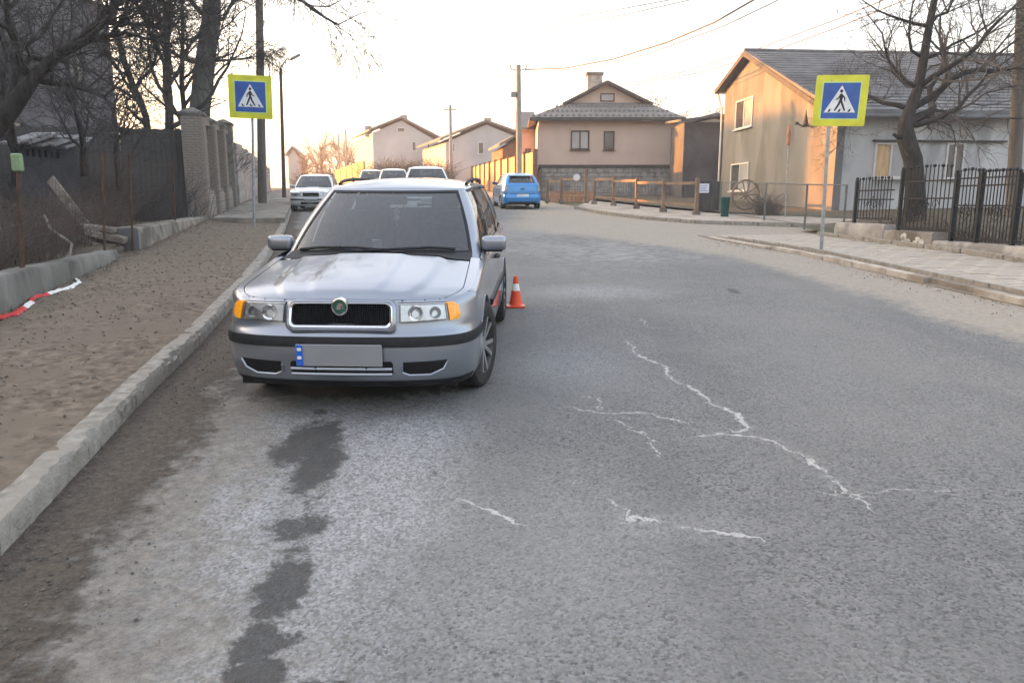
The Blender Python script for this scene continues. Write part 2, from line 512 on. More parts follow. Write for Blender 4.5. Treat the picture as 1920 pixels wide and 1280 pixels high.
salt = blobs(soft=0.75, lst=[(440, 965, 58, 70, .9), (480, 905, 50, 20, .7), (420, 1080, 62, 64, .9), (400, 1240, 62, 66, .95), (640, 1150, 100, 140, .55), (735, 850, 80, 80, .9),
              (690, 960, 110, 62, .85), (780, 830, 42, 62, .9), (640, 790, 70, 40, .6), (520, 1000, 60, 90, .6), (620, 1060, 60, 100, .75), (520, 1240, 120, 90, .75), (850, 1180, 110, 150, .25),
              (1060, 685, 70, 22, .35), (1130, 548, 70, 8, .6), (480, 830, 60, 50, .5), (1000, 1050, 160, 120, .25), (1250, 985, 90, 18, .35)])
kd = X - np.interp(Y, [p[0] for p in LK], [p[1] for p in LK])
rd = np.interp(Y, [p[0] for p in RK + RF[1:]], [p[1] for p in RK + RF[1:]]) - X
wob = 0.16 * fbm(X * 1.3, Y * 1.3, 8)
brown = np.clip(1.25 - (kd + wob) / np.interp(Y, [1, 3, 5, 8, 14, 30], [0.66, 0.58, 0.60, 0.8, 0.5, 0.4]), 0, 1)
dustw = np.interp(Y, [1, 2.2, 4.5, 7, 12, 30], [1.15, 1.1, 0.95, 0.9, 0.6, 0.5])
tan = np.clip(1.6 - (kd + wob * 1.4) / dustw, 0, 1)
wobr = 0.2 * fbm(X * 0.9, Y * 0.9, 12)
tanr = np.clip(2.0 - (rd + wobr) / np.interp(Y, [5, 9, 14, 18, 22, 30, 40], [0.95, 0.9, 0.9, 1.6, 3.0, 2.0, 0.9]), 0, 1)
worn = blobs(soft=0.75, lst=[(1150, 470, 90, 14, .8), (1230, 450, 60, 10, .7), (1000, 462, 60, 10, .6), (1080, 432, 80, 8, .6), (1290, 478, 50, 7, .5), (970, 440, 40, 8, .6), (1180, 430, 60, 7, .6), (1120, 500, 70, 8, .3)])

CR = [([(1178, 640), (1190, 662), (1245, 690), (1262, 715), (1305, 730), (1330, 755), (1375, 775), (1396, 800), (1388, 815), (1460, 830), (1520, 865), (1560, 900), (1622, 944)], 1.0),
      ([(1318, 818), (1350, 814), (1388, 815)], .8), ([(1080, 768), (1110, 772), (1150, 778), (1210, 777), (1272, 790)], .75), ([(1100, 745), (1120, 750), (1130, 765)], .6),
      ([(1150, 945), (1180, 968), (1230, 972), (1280, 985), (1330, 992), (1388, 1003)], .95), ([(880, 938), (930, 955), (962, 970)], .8),
      ([(1622, 925), (1700, 920), (1790, 918), (1910, 919)], .4), ([(1160, 795), (1200, 812), (1230, 850)], .6), ([(1540, 928), (1580, 930), (1622, 944)], .5), ([(1205, 600), (1215, 615), (1260, 620)], .35), ([(835, 690), (825, 790), (850, 850), (838, 910)], .35)]
best = np.full(len(X), 9.0)
sgn = np.zeros(len(X))
cw = np.zeros(len(X))
for pl, wgt in CR:
    pts = [W(*p) for p in pl]
    for a, b in zip(pts[:-1], pts[1:]):
        dx, dy = b.x - a.x, b.y - a.y
        ll = math.hypot(dx, dy)
        tt = np.clip(((X - a.x) * dx + (Y - a.y) * dy) / ll ** 2, 0, 1)
        d = np.hypot(X - a.x - tt * dx, Y - a.y - tt * dy)
        s = ((X - a.x) * dy - (Y - a.y) * dx) / ll
        up = d < best
        best = np.where(up, d, best)
        sgn = np.where(up, np.where(np.abs(s) > d * 0.999, s, np.sign(s + 1e-9) * d), sgn)
        cw = np.where(up, wgt, cw)
cmask = np.clip(1.4 - best / 0.13, 0, 1) * cw
for nm, arr in (('wet_shade', wet_shade), ('salt', salt), ('brown', brown), ('tan_dust', np.clip(tanr, 0, 1) * 1.15), ('tan_left', tan), ('worn', worn), ('crack_side', sgn), ('crack_mask', cmask)):
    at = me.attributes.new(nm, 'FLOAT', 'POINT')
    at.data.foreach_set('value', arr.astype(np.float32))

def road_material():
    m = bpy.data.materials.new('asphalt')
    m.use_nodes = True
    nt = m.node_tree
    b = nt.nodes['Principled BSDF']
    N, L = nt.nodes.new, nt.links.new
    tc = N('ShaderNodeTexCoord')
    def noise(scale, detail=5, rough=0.55):
        n = N('ShaderNodeTexNoise')
        n.inputs['Scale'].default_value = scale
        n.inputs['Detail'].default_value = detail
        n.inputs['Roughness'].default_value = rough
        L(tc.outputs['Object'], n.inputs['Vector'])
        return n.outputs[0]
    def ramp(x, lo, hi, c0=(0, 0, 0), c1=(1, 1, 1)):
        r = N('ShaderNodeValToRGB')
        r.color_ramp.elements[0].position, r.color_ramp.elements[1].position = lo, hi
        r.color_ramp.elements[0].color, r.color_ramp.elements[1].color = (*c0, 1), (*c1, 1)
        L(x, r.inputs[0])
        return r.outputs[0]
    def mth(op, a, b_=None, clamp=False):
        n = N('ShaderNodeMath')
        n.operation = op
        n.use_clamp = clamp
        for i, v in enumerate((a, b_)):
            if v is None: continue
            if isinstance(v, (int, float)): n.inputs[i].default_value = v
            else: L(v, n.inputs[i])
        return n.outputs[0]
    def attr(nm):
        a = N('ShaderNodeAttribute')
        a.attribute_name = nm
        return a.outputs['Fac']
    def mix(f, a, c):
        n = N('ShaderNodeMix')
        n.data_type = 'RGBA'
        L(f, n.inputs[0])
        L(a, n.inputs[6])
        if isinstance(c, tuple): n.inputs[7].default_value = (*c, 1)
        else: L(c, n.inputs[7])
        return n.outputs[2]
    vor = N('ShaderNodeTexVoronoi')
    vor.inputs['Scale'].default_value = 85
    L(tc.outputs['Object'], vor.inputs['Vector'])
    vsep = N('ShaderNodeSeparateColor')
    L(vor.outputs['Color'], vsep.inputs[0])
    stones = ramp(vsep.outputs[0], 0.0, 1.0, (0.045, 0.045, 0.044), (0.25, 0.244, 0.236))
    big = noise(0.5, 6)
    mid = noise(3.2, 7, 0.65)
    fine = noise(38, 4, 0.6)
    c = mix(mth('MULTIPLY', ramp(fine, 0.42, 0.66), 0.8), stones, (0.2, 0.196, 0.19))
    c = mix(mth('MULTIPLY', ramp(mid, 0.42, 0.68), 0.28), c, (0.105, 0.103, 0.1))
    mp = N('ShaderNodeMapping')
    mp.inputs['Scale'].default_value = (1.5, 0.13, 1)
    mp.inputs['Rotation'].default_value = (0, 0, -0.2)
    L(tc.outputs['Object'], mp.inputs[0])
    tr = N('ShaderNodeTexNoise')
    tr.inputs['Scale'].default_value = 1.3
    tr.inputs['Detail'].default_value = 6
    L(mp.outputs[0], tr.inputs['Vector'])
    c = mix(mth('MULTIPLY', ramp(tr.outputs[0], 0.46, 0.66), 0.4), c, (0.12, 0.118, 0.115))
    c = mix(mth('MULTIPLY', ramp(big, 0.42, 0.62), 0.4), c, (0.215, 0.206, 0.193))
    # worn light bands and lime salt
    gr = ramp(mth('ADD', mth('MULTIPLY', noise(30, 6, 0.75), 0.7), mth('MULTIPLY', vsep.outputs[1], 0.3)), 0.42, 0.62)
    gr2 = ramp(noise(7, 7, 0.7), 0.35, 0.62)
    sm = mth('MULTIPLY', attr('salt'), mth('ADD', mth('MULTIPLY', gr, 0.85), mth('MULTIPLY', gr2, 0.3)), True)
    c = mix(mth('MULTIPLY', sm, 0.72), c, (0.44, 0.443, 0.45))
    wm = mth('MULTIPLY', attr('worn'), mth('MULTIPLY', ramp(noise(4, 8, 0.7), 0.42, 0.62), 0.7))
    c = mix(wm, c, (0.36, 0.35, 0.33))
    # dust and earth washed along the kerbs
    tn = noise(5.5, 9, 0.68)
    tmask = ramp(mth('ADD', attr('tan_dust'), mth('MULTIPLY', mth('SUBTRACT', tn, 0.5), 1.5)), 0.25, 0.85)
    tcol = ramp(noise(16, 8, 0.7), 0.3, 0.7, (0.235, 0.203, 0.163), (0.385, 0.342, 0.285))
    c = mix(mth('MULTIPLY', tmask, 0.88), c, tcol)
    lmask = ramp(mth('ADD', attr('tan_left'), mth('MULTIPLY', mth('SUBTRACT', tn, 0.5), 2.0)), 0.30, 1.0)
    lcol = ramp(noise(15, 10, 0.8), 0.36, 0.64, (0.105, 0.093, 0.077), (0.27, 0.247, 0.214))
    c = mix(mth('MULTIPLY', lmask, 0.85), c, lcol)
    bn = noise(7, 9, 0.7)
    bmask = ramp(mth('ADD', attr('brown'), mth('MULTIPLY', mth('SUBTRACT', bn, 0.5), 1.6)), 0.30, 0.62)
    bcol = ramp(noise(24, 9, 0.8), 0.36, 0.66, (0.03, 0.024, 0.019), (0.125, 0.1, 0.077))
    c = mix(mth('MULTIPLY', bmask, 0.95), c, bcol)
    # damp, oily patches and the shade painted under the car
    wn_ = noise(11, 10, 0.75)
    wmask = ramp(mth('ADD', attr('wet_shade'), mth('MULTIPLY', mth('SUBTRACT', wn_, 0.5), 1.9)), 0.48, 0.74)
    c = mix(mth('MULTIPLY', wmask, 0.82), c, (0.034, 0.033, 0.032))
    # cracks filled with pale grit
    cn = noise(6.5, 5, 0.6)
    cn2 = noise(17, 6, 0.65)
    off = mth('ADD', mth('MULTIPLY', mth('SUBTRACT', cn, 0.5), 0.16), mth('MULTIPLY', mth('SUBTRACT', cn2, 0.5), 0.11))
    dist = mth('ABSOLUTE', mth('ADD', attr('crack_side'), off))
    wid = mth('MULTIPLY', attr('crack_mask'), mth('MULTIPLY', ramp(noise(5, 6, 0.65), 0.30, 0.66), 0.029))
    cm = mth('MULTIPLY', mth('SUBTRACT', wid, dist), 120, True)
    edge = mth('MULTIPLY', mth('SUBTRACT', mth('ADD', mth('MULTIPLY', wid, 1.5), mth('MULTIPLY', attr('crack_mask'), 0.003)), dist), 90, True)
    c = mix(mth('MULTIPLY', edge, 0.45), c, (0.09, 0.085, 0.08))
    halo = mth('MULTIPLY', mth('SUBTRACT', mth('MULTIPLY', attr('crack_mask'), 0.075), dist), 14, True)
    c = mix(mth('MULTIPLY', halo, mth('MULTIPLY', ramp(noise(22, 7, 0.75), 0.46, 0.62), 0.6)), c, (0.36, 0.352, 0.335))
    grit = mth('MULTIPLY', cm, mth('ADD', 0.45, mth('MULTIPLY', ramp(noise(60, 4, 0.7), 0.35, 0.6), 0.45)))
    c = mix(grit, c, (0.52, 0.505, 0.48))
    L(c, b.inputs['Base Color'])
    rg = mth('SUBTRACT', 0.86, mth('MULTIPLY', wmask, 0.22))
    L(rg, b.inputs['Roughness'])
    b.inputs['Specular IOR Level'].default_value = 0.3
    h = mth('ADD', mth('MULTIPLY', vor.outputs['Distance'], -0.6), mth('MULTIPLY', fine, 0.7))
    h = mth('ADD', h, mth('MULTIPLY', bmask, mth('MULTIPLY', bn, 2.5)))
    h = mth('SUBTRACT', h, mth('MULTIPLY', cm, 0.5))
    bp = N('ShaderNodeBump')
    bp.inputs['Strength'].default_value = 0.85
    bp.inputs['Distance'].default_value = 0.011
    L(h, bp.inputs['Height'])
    L(bp.outputs[0], b.inputs['Normal'])
    return m
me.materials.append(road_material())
road = bpy.data.objects.new('road', me)
COL.objects.link(road)
tag(road, kind='structure')

# left footpath of trodden earth: from the kerb to the garden walls, rising a little to the left
LWALL = [(-12, -2.0), (0, -3.6), (3, -4.2), (7.48, -5.24), (12.57, -6.62), (13.83, -6.95), (24.3, -9.72), (60, -18.9), (100, -30.3), (170, -51)]
def xw(y): return float(np.interp(y, [p[0] for p in LWALL], [p[1] for p in LWALL]))
def zfoot(x, y):
    k = (xl(y) - x)
    return G(x, y) + 0.115 + 0.03 * max(0, k) * (1 if y < 20 else 0.6)
fy = np.concatenate([np.arange(-10, 1.5, 0.7), np.arange(1.5, 16, 0.09), np.arange(16, 34, 0.4), np.arange(34, 171, 3)])
NF = 56
rows = []
for y in fy:
    xs_ = np.linspace(xw(y) - 0.35, xl(y) - 0.06, NF)
    bump = 0.014 * fbm(xs_ * 2.2, np.full(NF, y * 2.2), 5) + 0.004 * fbm(xs_ * 9, np.full(NF, y * 9), 6)
    rows.append([(float(x), float(y), zfoot(x, y) - 0.005 + float(bb)) for x, bb in zip(xs_, bump)])
m = MB()
m.grid(rows)
tag(m.build('footpath', 'dirt', smooth='all', recalc=False), kind='structure')

random.seed(4)
# left kerb: single worn stones end to end
lk = MB()
for y0 in np.arange(-10, 30, 1.0):
    pass
kb = MB()
kys = [float(v) for v in np.arange(-10, 34, 0.5)]
kb.grid([[(xl(y) - 0.17, y, G(0, y) + 0.05), (xl(y) - 0.012, y, G(0, y) + 0.05), (xl(y) - 0.012, y, G(0, y) - 0.1)] for y in kys])
kerb_l = tag(kb.build('left_kerb', 'joint'), kind='structure')
y = -1.0
k = 0
while y < 30:
    ln = random.uniform(0.92, 1.08)
    a = Vector((xl(y), y, G(0, y)))
    b = Vector((xl(y + ln - 0.006), y + ln - 0.006, G(0, y + ln - 0.006)))
    d = (b - a)
    nseg = 16
    m = MB()
    n2 = Vector((-d.y, d.x, 0)).normalized()
    rowsk = []
    for i in range(nseg + 1):
        p = a + d * (i / nseg)
        jt = [random.uniform(-0.006, 0.006) for _ in range(6)]
        e = 0.006 if i in (0, nseg) else 0.0
        chip = random.choice([0, 0, 0, 0, .012, .03]) if 0 < i < nseg else .008
        yy_ = y + ln * i / nseg
        h = 0.122 + 0.006 * math.sin(yy_ * 2.3)
        prof = [(-.006, -0.05), (-.004 + jt[0], 0.075 + jt[1] * 3), (0.004 + chip * .6 + jt[1], h - 0.014 - chip - e), (0.016 + chip + jt[3], h - e), (0.09, h + 0.003 + jt[5] - e), (0.148 + jt[2] * 1.5, h - 0.002 - e), (0.16 + jt[1], h - 0.02), (0.162, -0.03)]
        rowsk.append([p + n2 * u + Vector((0, 0, w)) for u, w in prof])
    m.grid(rowsk)
    m.f.append(tuple(range(8)))
    m.f.append(tuple(range(nseg * 8, nseg * 8 + 8)))
    m.build('kerb_stone', 'kerb', kerb_l, smooth=True)
    y += ln
    k += 1

# right pavement: bed, edging and slabs
def hr(y): return float(np.interp(y, [0, 14, 18.4, 19.5], [0.11, 0.11, 0.035, 0.02]))
RW = [(-6, 11.2), (5, 9.75), (10, 9.05), (12.59, 8.69), (14.81, 8.39), (18.27, 7.96), (20.5, 7.7)]
def xrw(y): return float(np.interp(y, [p[0] for p in RW], [p[1] for p in RW]))
pys = [float(v) for v in np.arange(-6, 19.6, 0.4)]
m = MB()
rows = []
for y in pys:
    x0, x1 = xr(y) + 0.10, xrw(y) + 0.4
    z = G(0, y) + hr(y) - 0.03
    rows.append([(x0, y, G(0, y) - 0.08), (x0, y, z), ((x0 + x1) / 2, y, z), (x1, y, z)])
m.grid(rows)
pav = tag(m.build('pavement', 'joint'), kind='structure')
m = MB()
m.grid([[(xr(y) - 0.01, y, G(0, y) - 0.05), (xr(y) - 0.01, y, G(0, y) + 0.01), (xr(y) + 0.16, y, G(0, y) + 0.01)] for y in pys])
kerb_r = tag(m.build('right_kerb', 'joint'), kind='structure')
random.seed(9)
y = 3.0
while y < 18.2:
    ln = random.choice([0.95, 1.0, 0.98])
    if not (9.6 < y < 10.2):
        a = Vector((xr(y), y, G(0, y)))
        b = Vector((xr(y + ln - 0.03), y + ln - 0.03, G(0, y + ln - 0.03)))
        h = hr(y) * 0.95 + random.uniform(-0.02, 0.008)
        mm = MB()
        mm.beam(a + Vector((0.07 + random.uniform(-.012, .012), 0, h - 0.08)), b + Vector((0.07 + random.uniform(-.012, .012), 0, h - 0.08)), 0.145, 0.16)
        mm.build('kerb_stone', 'kerb_light', kerb_r, bevel=0.012)
    y += ln
# inner edging strips
y = 3.0
while y < 18.0:
    ln = random.uniform(0.9, 1.1)
    mm = MB()
    a = Vector((xr(y) + 0.30, y, G(0, y) + hr(y) - 0.02))
    b = Vector((xr(y + ln - .02) + 0.30, y + ln - .02, G(0, y + ln) + hr(y) - 0.02))
    mm.beam(a, b, 0.06, 0.10)
    mm.build('edging', 'kerb', pav, bevel=0.006)
    y += ln
pvm = MB().box((0, 0, 0), (0.485, 0.235, 0.06)).mesh('paver', bevel=0.006)
cnt = 0
yy = 5.6
row = 0
while yy < 18.9:
    x0, x1 = xr(yy) + 0.36, xrw(yy) - 0.22
    ang = math.atan2(-(xr(yy + .5) - xr(yy)) / .5, 1)
    off = 0.25 if row % 2 else 0.0
    x = x0 + 0.25 - off
    while x < x1 + 0.1:
        w = 1.0
        cx = x
        if x - 0.2425 < x0 - 0.01:
            w = 0.5
            cx = x + 0.12
        put('paver', pvm, 'paver', pav, (cx, yy + (cx - x0) * 0.12, G(0, yy + (cx - x0) * 0.12) + hr(yy) - 0.028 + random.uniform(-0.006, 0.004)),
            (math.atan(SLOPE) + random.uniform(-.012, .012), random.uniform(-.012, .012), 0.12 + random.uniform(-.012, .012)), (w, 1, 1))
        cnt += 1
        x += 0.5
    row += 1
    yy += 0.25 if yy < 40 else 0.5
# far pavement before the ramp fence
m = MB()
FK = [(2.9, 33.5), (3.48, 29.65), (4.56, 25.9), (5.87, 23.7), (9.3, 22.0), (14, 20.8)]
FB = [(4.2, 40.0), (5.6, 34.0), (6.6, 30.2), (7.6, 27.6), (10.6, 25.4), (14.6, 24.2)]
def seg(P, t):
    t = t * (len(P) - 1)
    i = min(int(t), len(P) - 2)
    return P[i][0] + (P[i + 1][0] - P[i][0]) * (t - i), P[i][1] + (P[i + 1][1] - P[i][1]) * (t - i)
rows = []
for i in range(41):
    a, b = seg(FK, i / 40), seg(FB, i / 40)
    za, zb = G(0, a[1]) + 0.10, G(0, b[1]) + 0.11
    rows.append([(a[0], a[1], za - 0.18), (a[0], a[1], za), (a[0] + (b[0] - a[0]) * .1, a[1] + (b[1] - a[1]) * .1, za + 0.004 + (zb - za) * .1), (b[0], b[1], zb)])
m.grid(rows)
tag(m.build('far_pavement', 'paver'), kind='structure')
mm = MB()
fk = tag(MB().grid([[(a[0] - .02, a[1] - .02, G(0, a[1]) - .05), (a[0] - .02, a[1] - .02, G(0, a[1]) + 0.02)] for a in [seg(FK, i / 40) for i in range(41)]]).build('far_kerb', 'joint'), kind='structure')
for i in range(20):
    a, b = seg(FK, i / 20), seg(FK, (i + 0.97) / 20)
    MB().beam((a[0] - .06, a[1] - .05, G(0, a[1]) + .045), (b[0] - .06, b[1] - .05, G(0, b[1]) + .045), 0.14, 0.14).build('kerb_stone', 'kerb', fk, bevel=0.015)

# raised slab of pavement beyond the left crossing sign, with its edge stone
m = MB()
rows = []
for y in [22.2, 22.6, 24, 28, 34, 42, 50, 58]:
    z = G(0, y) + 0.27
    rows.append([(xw(y) + 0.3, y, z), (xl(y) - 0.03, y, z), (xl(y) - 0.03, y, z - 0.4)])
m.grid(rows)
m.grid([[(xw(22.2) + .3, 22.2, G(0, 22.2) + .27), (xl(22.2) - .03, 22.2, G(0, 22.2) + .27)], [(xw(22.2) + .3, 22.2, G(0, 22.2)), (xl(22.2) - .03, 22.2, G(0, 22.2))]])
tag(m.build('raised_pavement', 'concrete_old'), kind='structure')

# gardens left of the path, behind the low walls
m = MB()
rows = []
for y in [-10, 0, 6, 10, 13, 14, 18, 24, 30, 45, 70, 100]:
    zt = G(0, y) + float(np.interp(y, [0, 7, 12.5, 13.5, 24, 30], [0.45, 0.4, 0.2, 0.45, 0.1, 0.15]))
    rows.append([(xw(y) - 0.22, y, zt), (xw(y) - 2, y, zt + .05), (xw(y) - 6, y, zt + 0.2), (xw(y) - 40, y, zt + 0.8)])
m.grid(rows)
tag(m.build('garden_ground', 'soil', smooth='all'), kind='structure')
# yard of the houses on the right
m = MB()
rows = []
for y in [8, 12, 16, 19, 20.5, 24, 28, 34, 45, 60]:
    x0 = (xrw(y) + 0.2) if y < 20.6 else float(np.interp(y, [20.5, 24, 28, 34, 45, 60], [8.0, 11.2, 8.0, 6.4, 4.0, 1.5]))
    zt = G(0, y) + 0.10 + (0.02 if y > 20 else -0.02)
    rows.append([(x0, y, zt), (x0 + 3, y, zt + .05), (x0 + 12, y, zt + .2), (x0 + 50, y, zt + 0.6)])
m.grid(rows)
tag(m.build('yard_ground', 'soil', smooth='all'), kind='structure')

# loose grit and crumbs of earth along the kerbs
random.seed(21)
m = MB()
def crumb(m, x, y, z, r):
    vs = []
    for dx, dy, dz in ((1, 0, 0), (-1, 0, 0), (0, 1, 0), (0, -1, 0), (0, 0, 1), (0, 0, -.6)):
        k = r * random.uniform(0.6, 1.3)
        vs.append((x + dx * k, y + dy * k, z + dz * k * .8))
    m.add(vs, [(0, 2, 4), (2, 1, 4), (1, 3, 4), (3, 0, 4), (2, 0, 5), (1, 2, 5), (3, 1, 5), (0, 3, 5)])
for i in range(2600):
    y = 1.6 + random.random() ** 1.6 * 12
    d = abs(random.gauss(0, 0.32)) + 0.01
    crumb(m, xl(y) + d, y, G(0, y) + 0.004, random.choice([0.003, 0.004, 0.005, 0.006, 0.010]))
for i in range(900):
    y = 2 + random.random() ** 1.4 * 12
    x = random.uniform(xw(y), xl(y) - .25)
    crumb(m, x, y, zfoot(x, y) + 0.006, random.choice([0.005, 0.007, 0.01, 0.016]))
for i in range(900):
    y = random.uniform(1.8, 12)
    x = random.uniform(xl(y) + .6, 5.5)
    crumb(m, x, y, G(0, y) + 0.006, random.choice([0.003, 0.004, 0.006]))
for i in range(500):
    y = random.uniform(6, 18)
    crumb(m, xr(y) - abs(random.gauss(0, .3)) - .02, y, G(0, y) + 0.006, random.choice([0.006, 0.009, 0.014]))
tag(m.build('grit', 'pebble'), 'loose grit and crumbs of earth strewn along the kerbs', 'grit', kind='stuff')

random.seed(33)
m = MB()
for i in range(3000):
    y = 1.8 + random.random() ** 1.5 * 20
    w_ = xl(y) - .2 - xw(y)
    x = xw(y) + abs(random.gauss(0, .35)) * w_ if random.random() < .6 else random.uniform(xw(y), xl(y) - .2)
    if x > xl(y) - .2: continue
    z = zfoot(x, y) + random.uniform(.004, .02)
    r_ = random.uniform(.008, .026)
    a_ = random.uniform(0, 6.28)
    ca_, sa_ = math.cos(a_) * r_, math.sin(a_) * r_
    t1, t2 = random.uniform(-.5, .5) * r_, random.uniform(-.5, .5) * r_
    m.add([(x - ca_, y - sa_, z), (x + sa_ * .5, y - ca_ * .5, z + t1 + .003), (x + ca_, y + sa_, z + .002), (x - sa_ * .5, y + ca_ * .5, z + t2 + .003)], [(0, 1, 2, 3)])
tag(m.build('leaf_litter', 'leaf', recalc=False), 'dead leaves trodden into the earth path', 'leaf litter', kind='stuff')

# ------------------------------------------------------------------ vehicles
def catmull(P, per):
    P = [np.array(p, float) for p in P]
    n = len(P)
    cs, out = [], []
    for i in range(n - 1):
        p1, p2 = P[i], P[i + 1]
        p0 = P[i - 1] if i > 0 else np.array([-P[1][0], P[1][1]])
        p3 = P[i + 2] if i < n - 2 else np.array([-P[n - 2][0], P[n - 2][1]])
        for k in range(per):
            t = k / per
            # centripetal-ish: plain Catmull-Rom with tension
            m1, m2 = (p2 - p0) * 0.5, (p3 - p1) * 0.5
            l = np.linalg.norm(p2 - p1)
            for mm in (m1, m2):
                ln = np.linalg.norm(mm)
                if ln > l * 1.1:
                    mm *= l * 1.1 / ln
            a = (2 * t ** 3 - 3 * t ** 2 + 1) * p1 + (t ** 3 - 2 * t ** 2 + t) * m1 + (-2 * t ** 3 + 3 * t ** 2) * p2 + (t ** 3 - t ** 2) * m2
            out.append(a)
            cs.append(i + t)
    out.append(P[-1])
    cs.append(n - 1)
    return np.array(cs), np.array(out)

WAGON = dict(
    plan=[(0, 0), (.30, .010), (.55, .045), (.715, .115), (.805, .215), (.848, .37), (.862, .62), (.866, 1.2), (.866, 2.2), (.862, 3.3), (.85, 4.0), (.82, 4.30), (.72, 4.45), (.45, 4.50), (0, 4.51)],
    belt=[(0, 1.17), (.35, 1.19), (.60, 1.25), (.735, 1.335), (.775, 1.42), (.80, 1.9), (.805, 2.5), (.80, 3.3), (.78, 3.9), (.74, 4.22), (.68, 4.36), (.4, 4.43), (0, 4.44)],
    roof=[(0, 1.93), (.25, 1.935), (.42, 1.955), (.545, 1.995), (.59, 2.06), (.615, 2.3), (.62, 2.7), (.615, 3.3), (.605, 3.8), (.58, 4.05), (.53, 4.15), (.3, 4.2), (0, 4.21)],
    ztop=([0, .12, .3, .9, 1.3, 2.5, 4.2, 4.51], [.742, .748, .765, .855, .915, .93, .955, .95]),
    zroof=([1.9, 2.3, 3.0, 3.8, 4.3], [1.375, 1.395, 1.40, 1.385, 1.36]),
    zbot=.20, axles=(.90, 3.41), wr=.31, crown=.055, cowl=1.21, pillars=(5.25, 6.95, 8.9), rails=True)

HATCH = dict(
    plan=[(0, 0), (.30, .02), (.55, .08), (.70, .18), (.79, .32), (.85, .52), (.875, .8), (.885, 1.2), (.885, 2.2), (.885, 3.2), (.875, 3.85), (.84, 4.18), (.74, 4.38), (.45, 4.44), (0, 4.45)],
    belt=[(0, .98), (.35, 1.0), (.60, 1.08), (.74, 1.2), (.80, 1.35), (.83, 1.8), (.835, 2.4), (.82, 3.0), (.80, 3.5), (.755, 3.95), (.68, 4.14), (.4, 4.22), (0, 4.24)],
    roof=[(0, 1.80), (.25, 1.81), (.44, 1.84), (.56, 1.90), (.61, 2.0), (.635, 2.3), (.64, 2.7), (.635, 3.1), (.615, 3.4), (.575, 3.68), (.52, 3.78), (.3, 3.83), (0, 3.84)],
    ztop=([0, .12, .3, .9, 1.2, 2.5, 3.8, 4.45], [.80, .82, .86, .98, 1.02, 1.05, 1.10, 1.08]),
    zroof=([1.8, 2.3, 3.0, 3.5, 4.0], [1.45, 1.49, 1.50, 1.48, 1.44]),
    zbot=.20, axles=(.92, 3.62), wr=.315, crown=.055, cowl=.97, pillars=(5.2, 6.9, 8.6), rails=False)

def rr(q0, q1, z0, z1, r, n=4):
    pts = []
    for cx, cz, a0 in ((q1 - r, z0 + r, -90), (q1 - r, z1 - r, 0), (q0 + r, z1 - r, 90), (q0 + r, z0 + r, 180)):
        for k in range(n + 1):
            a = math.radians(a0 + 90 * k / n)
            pts.append((cx + r * math.cos(a), cz + r * math.sin(a)))
    return pts

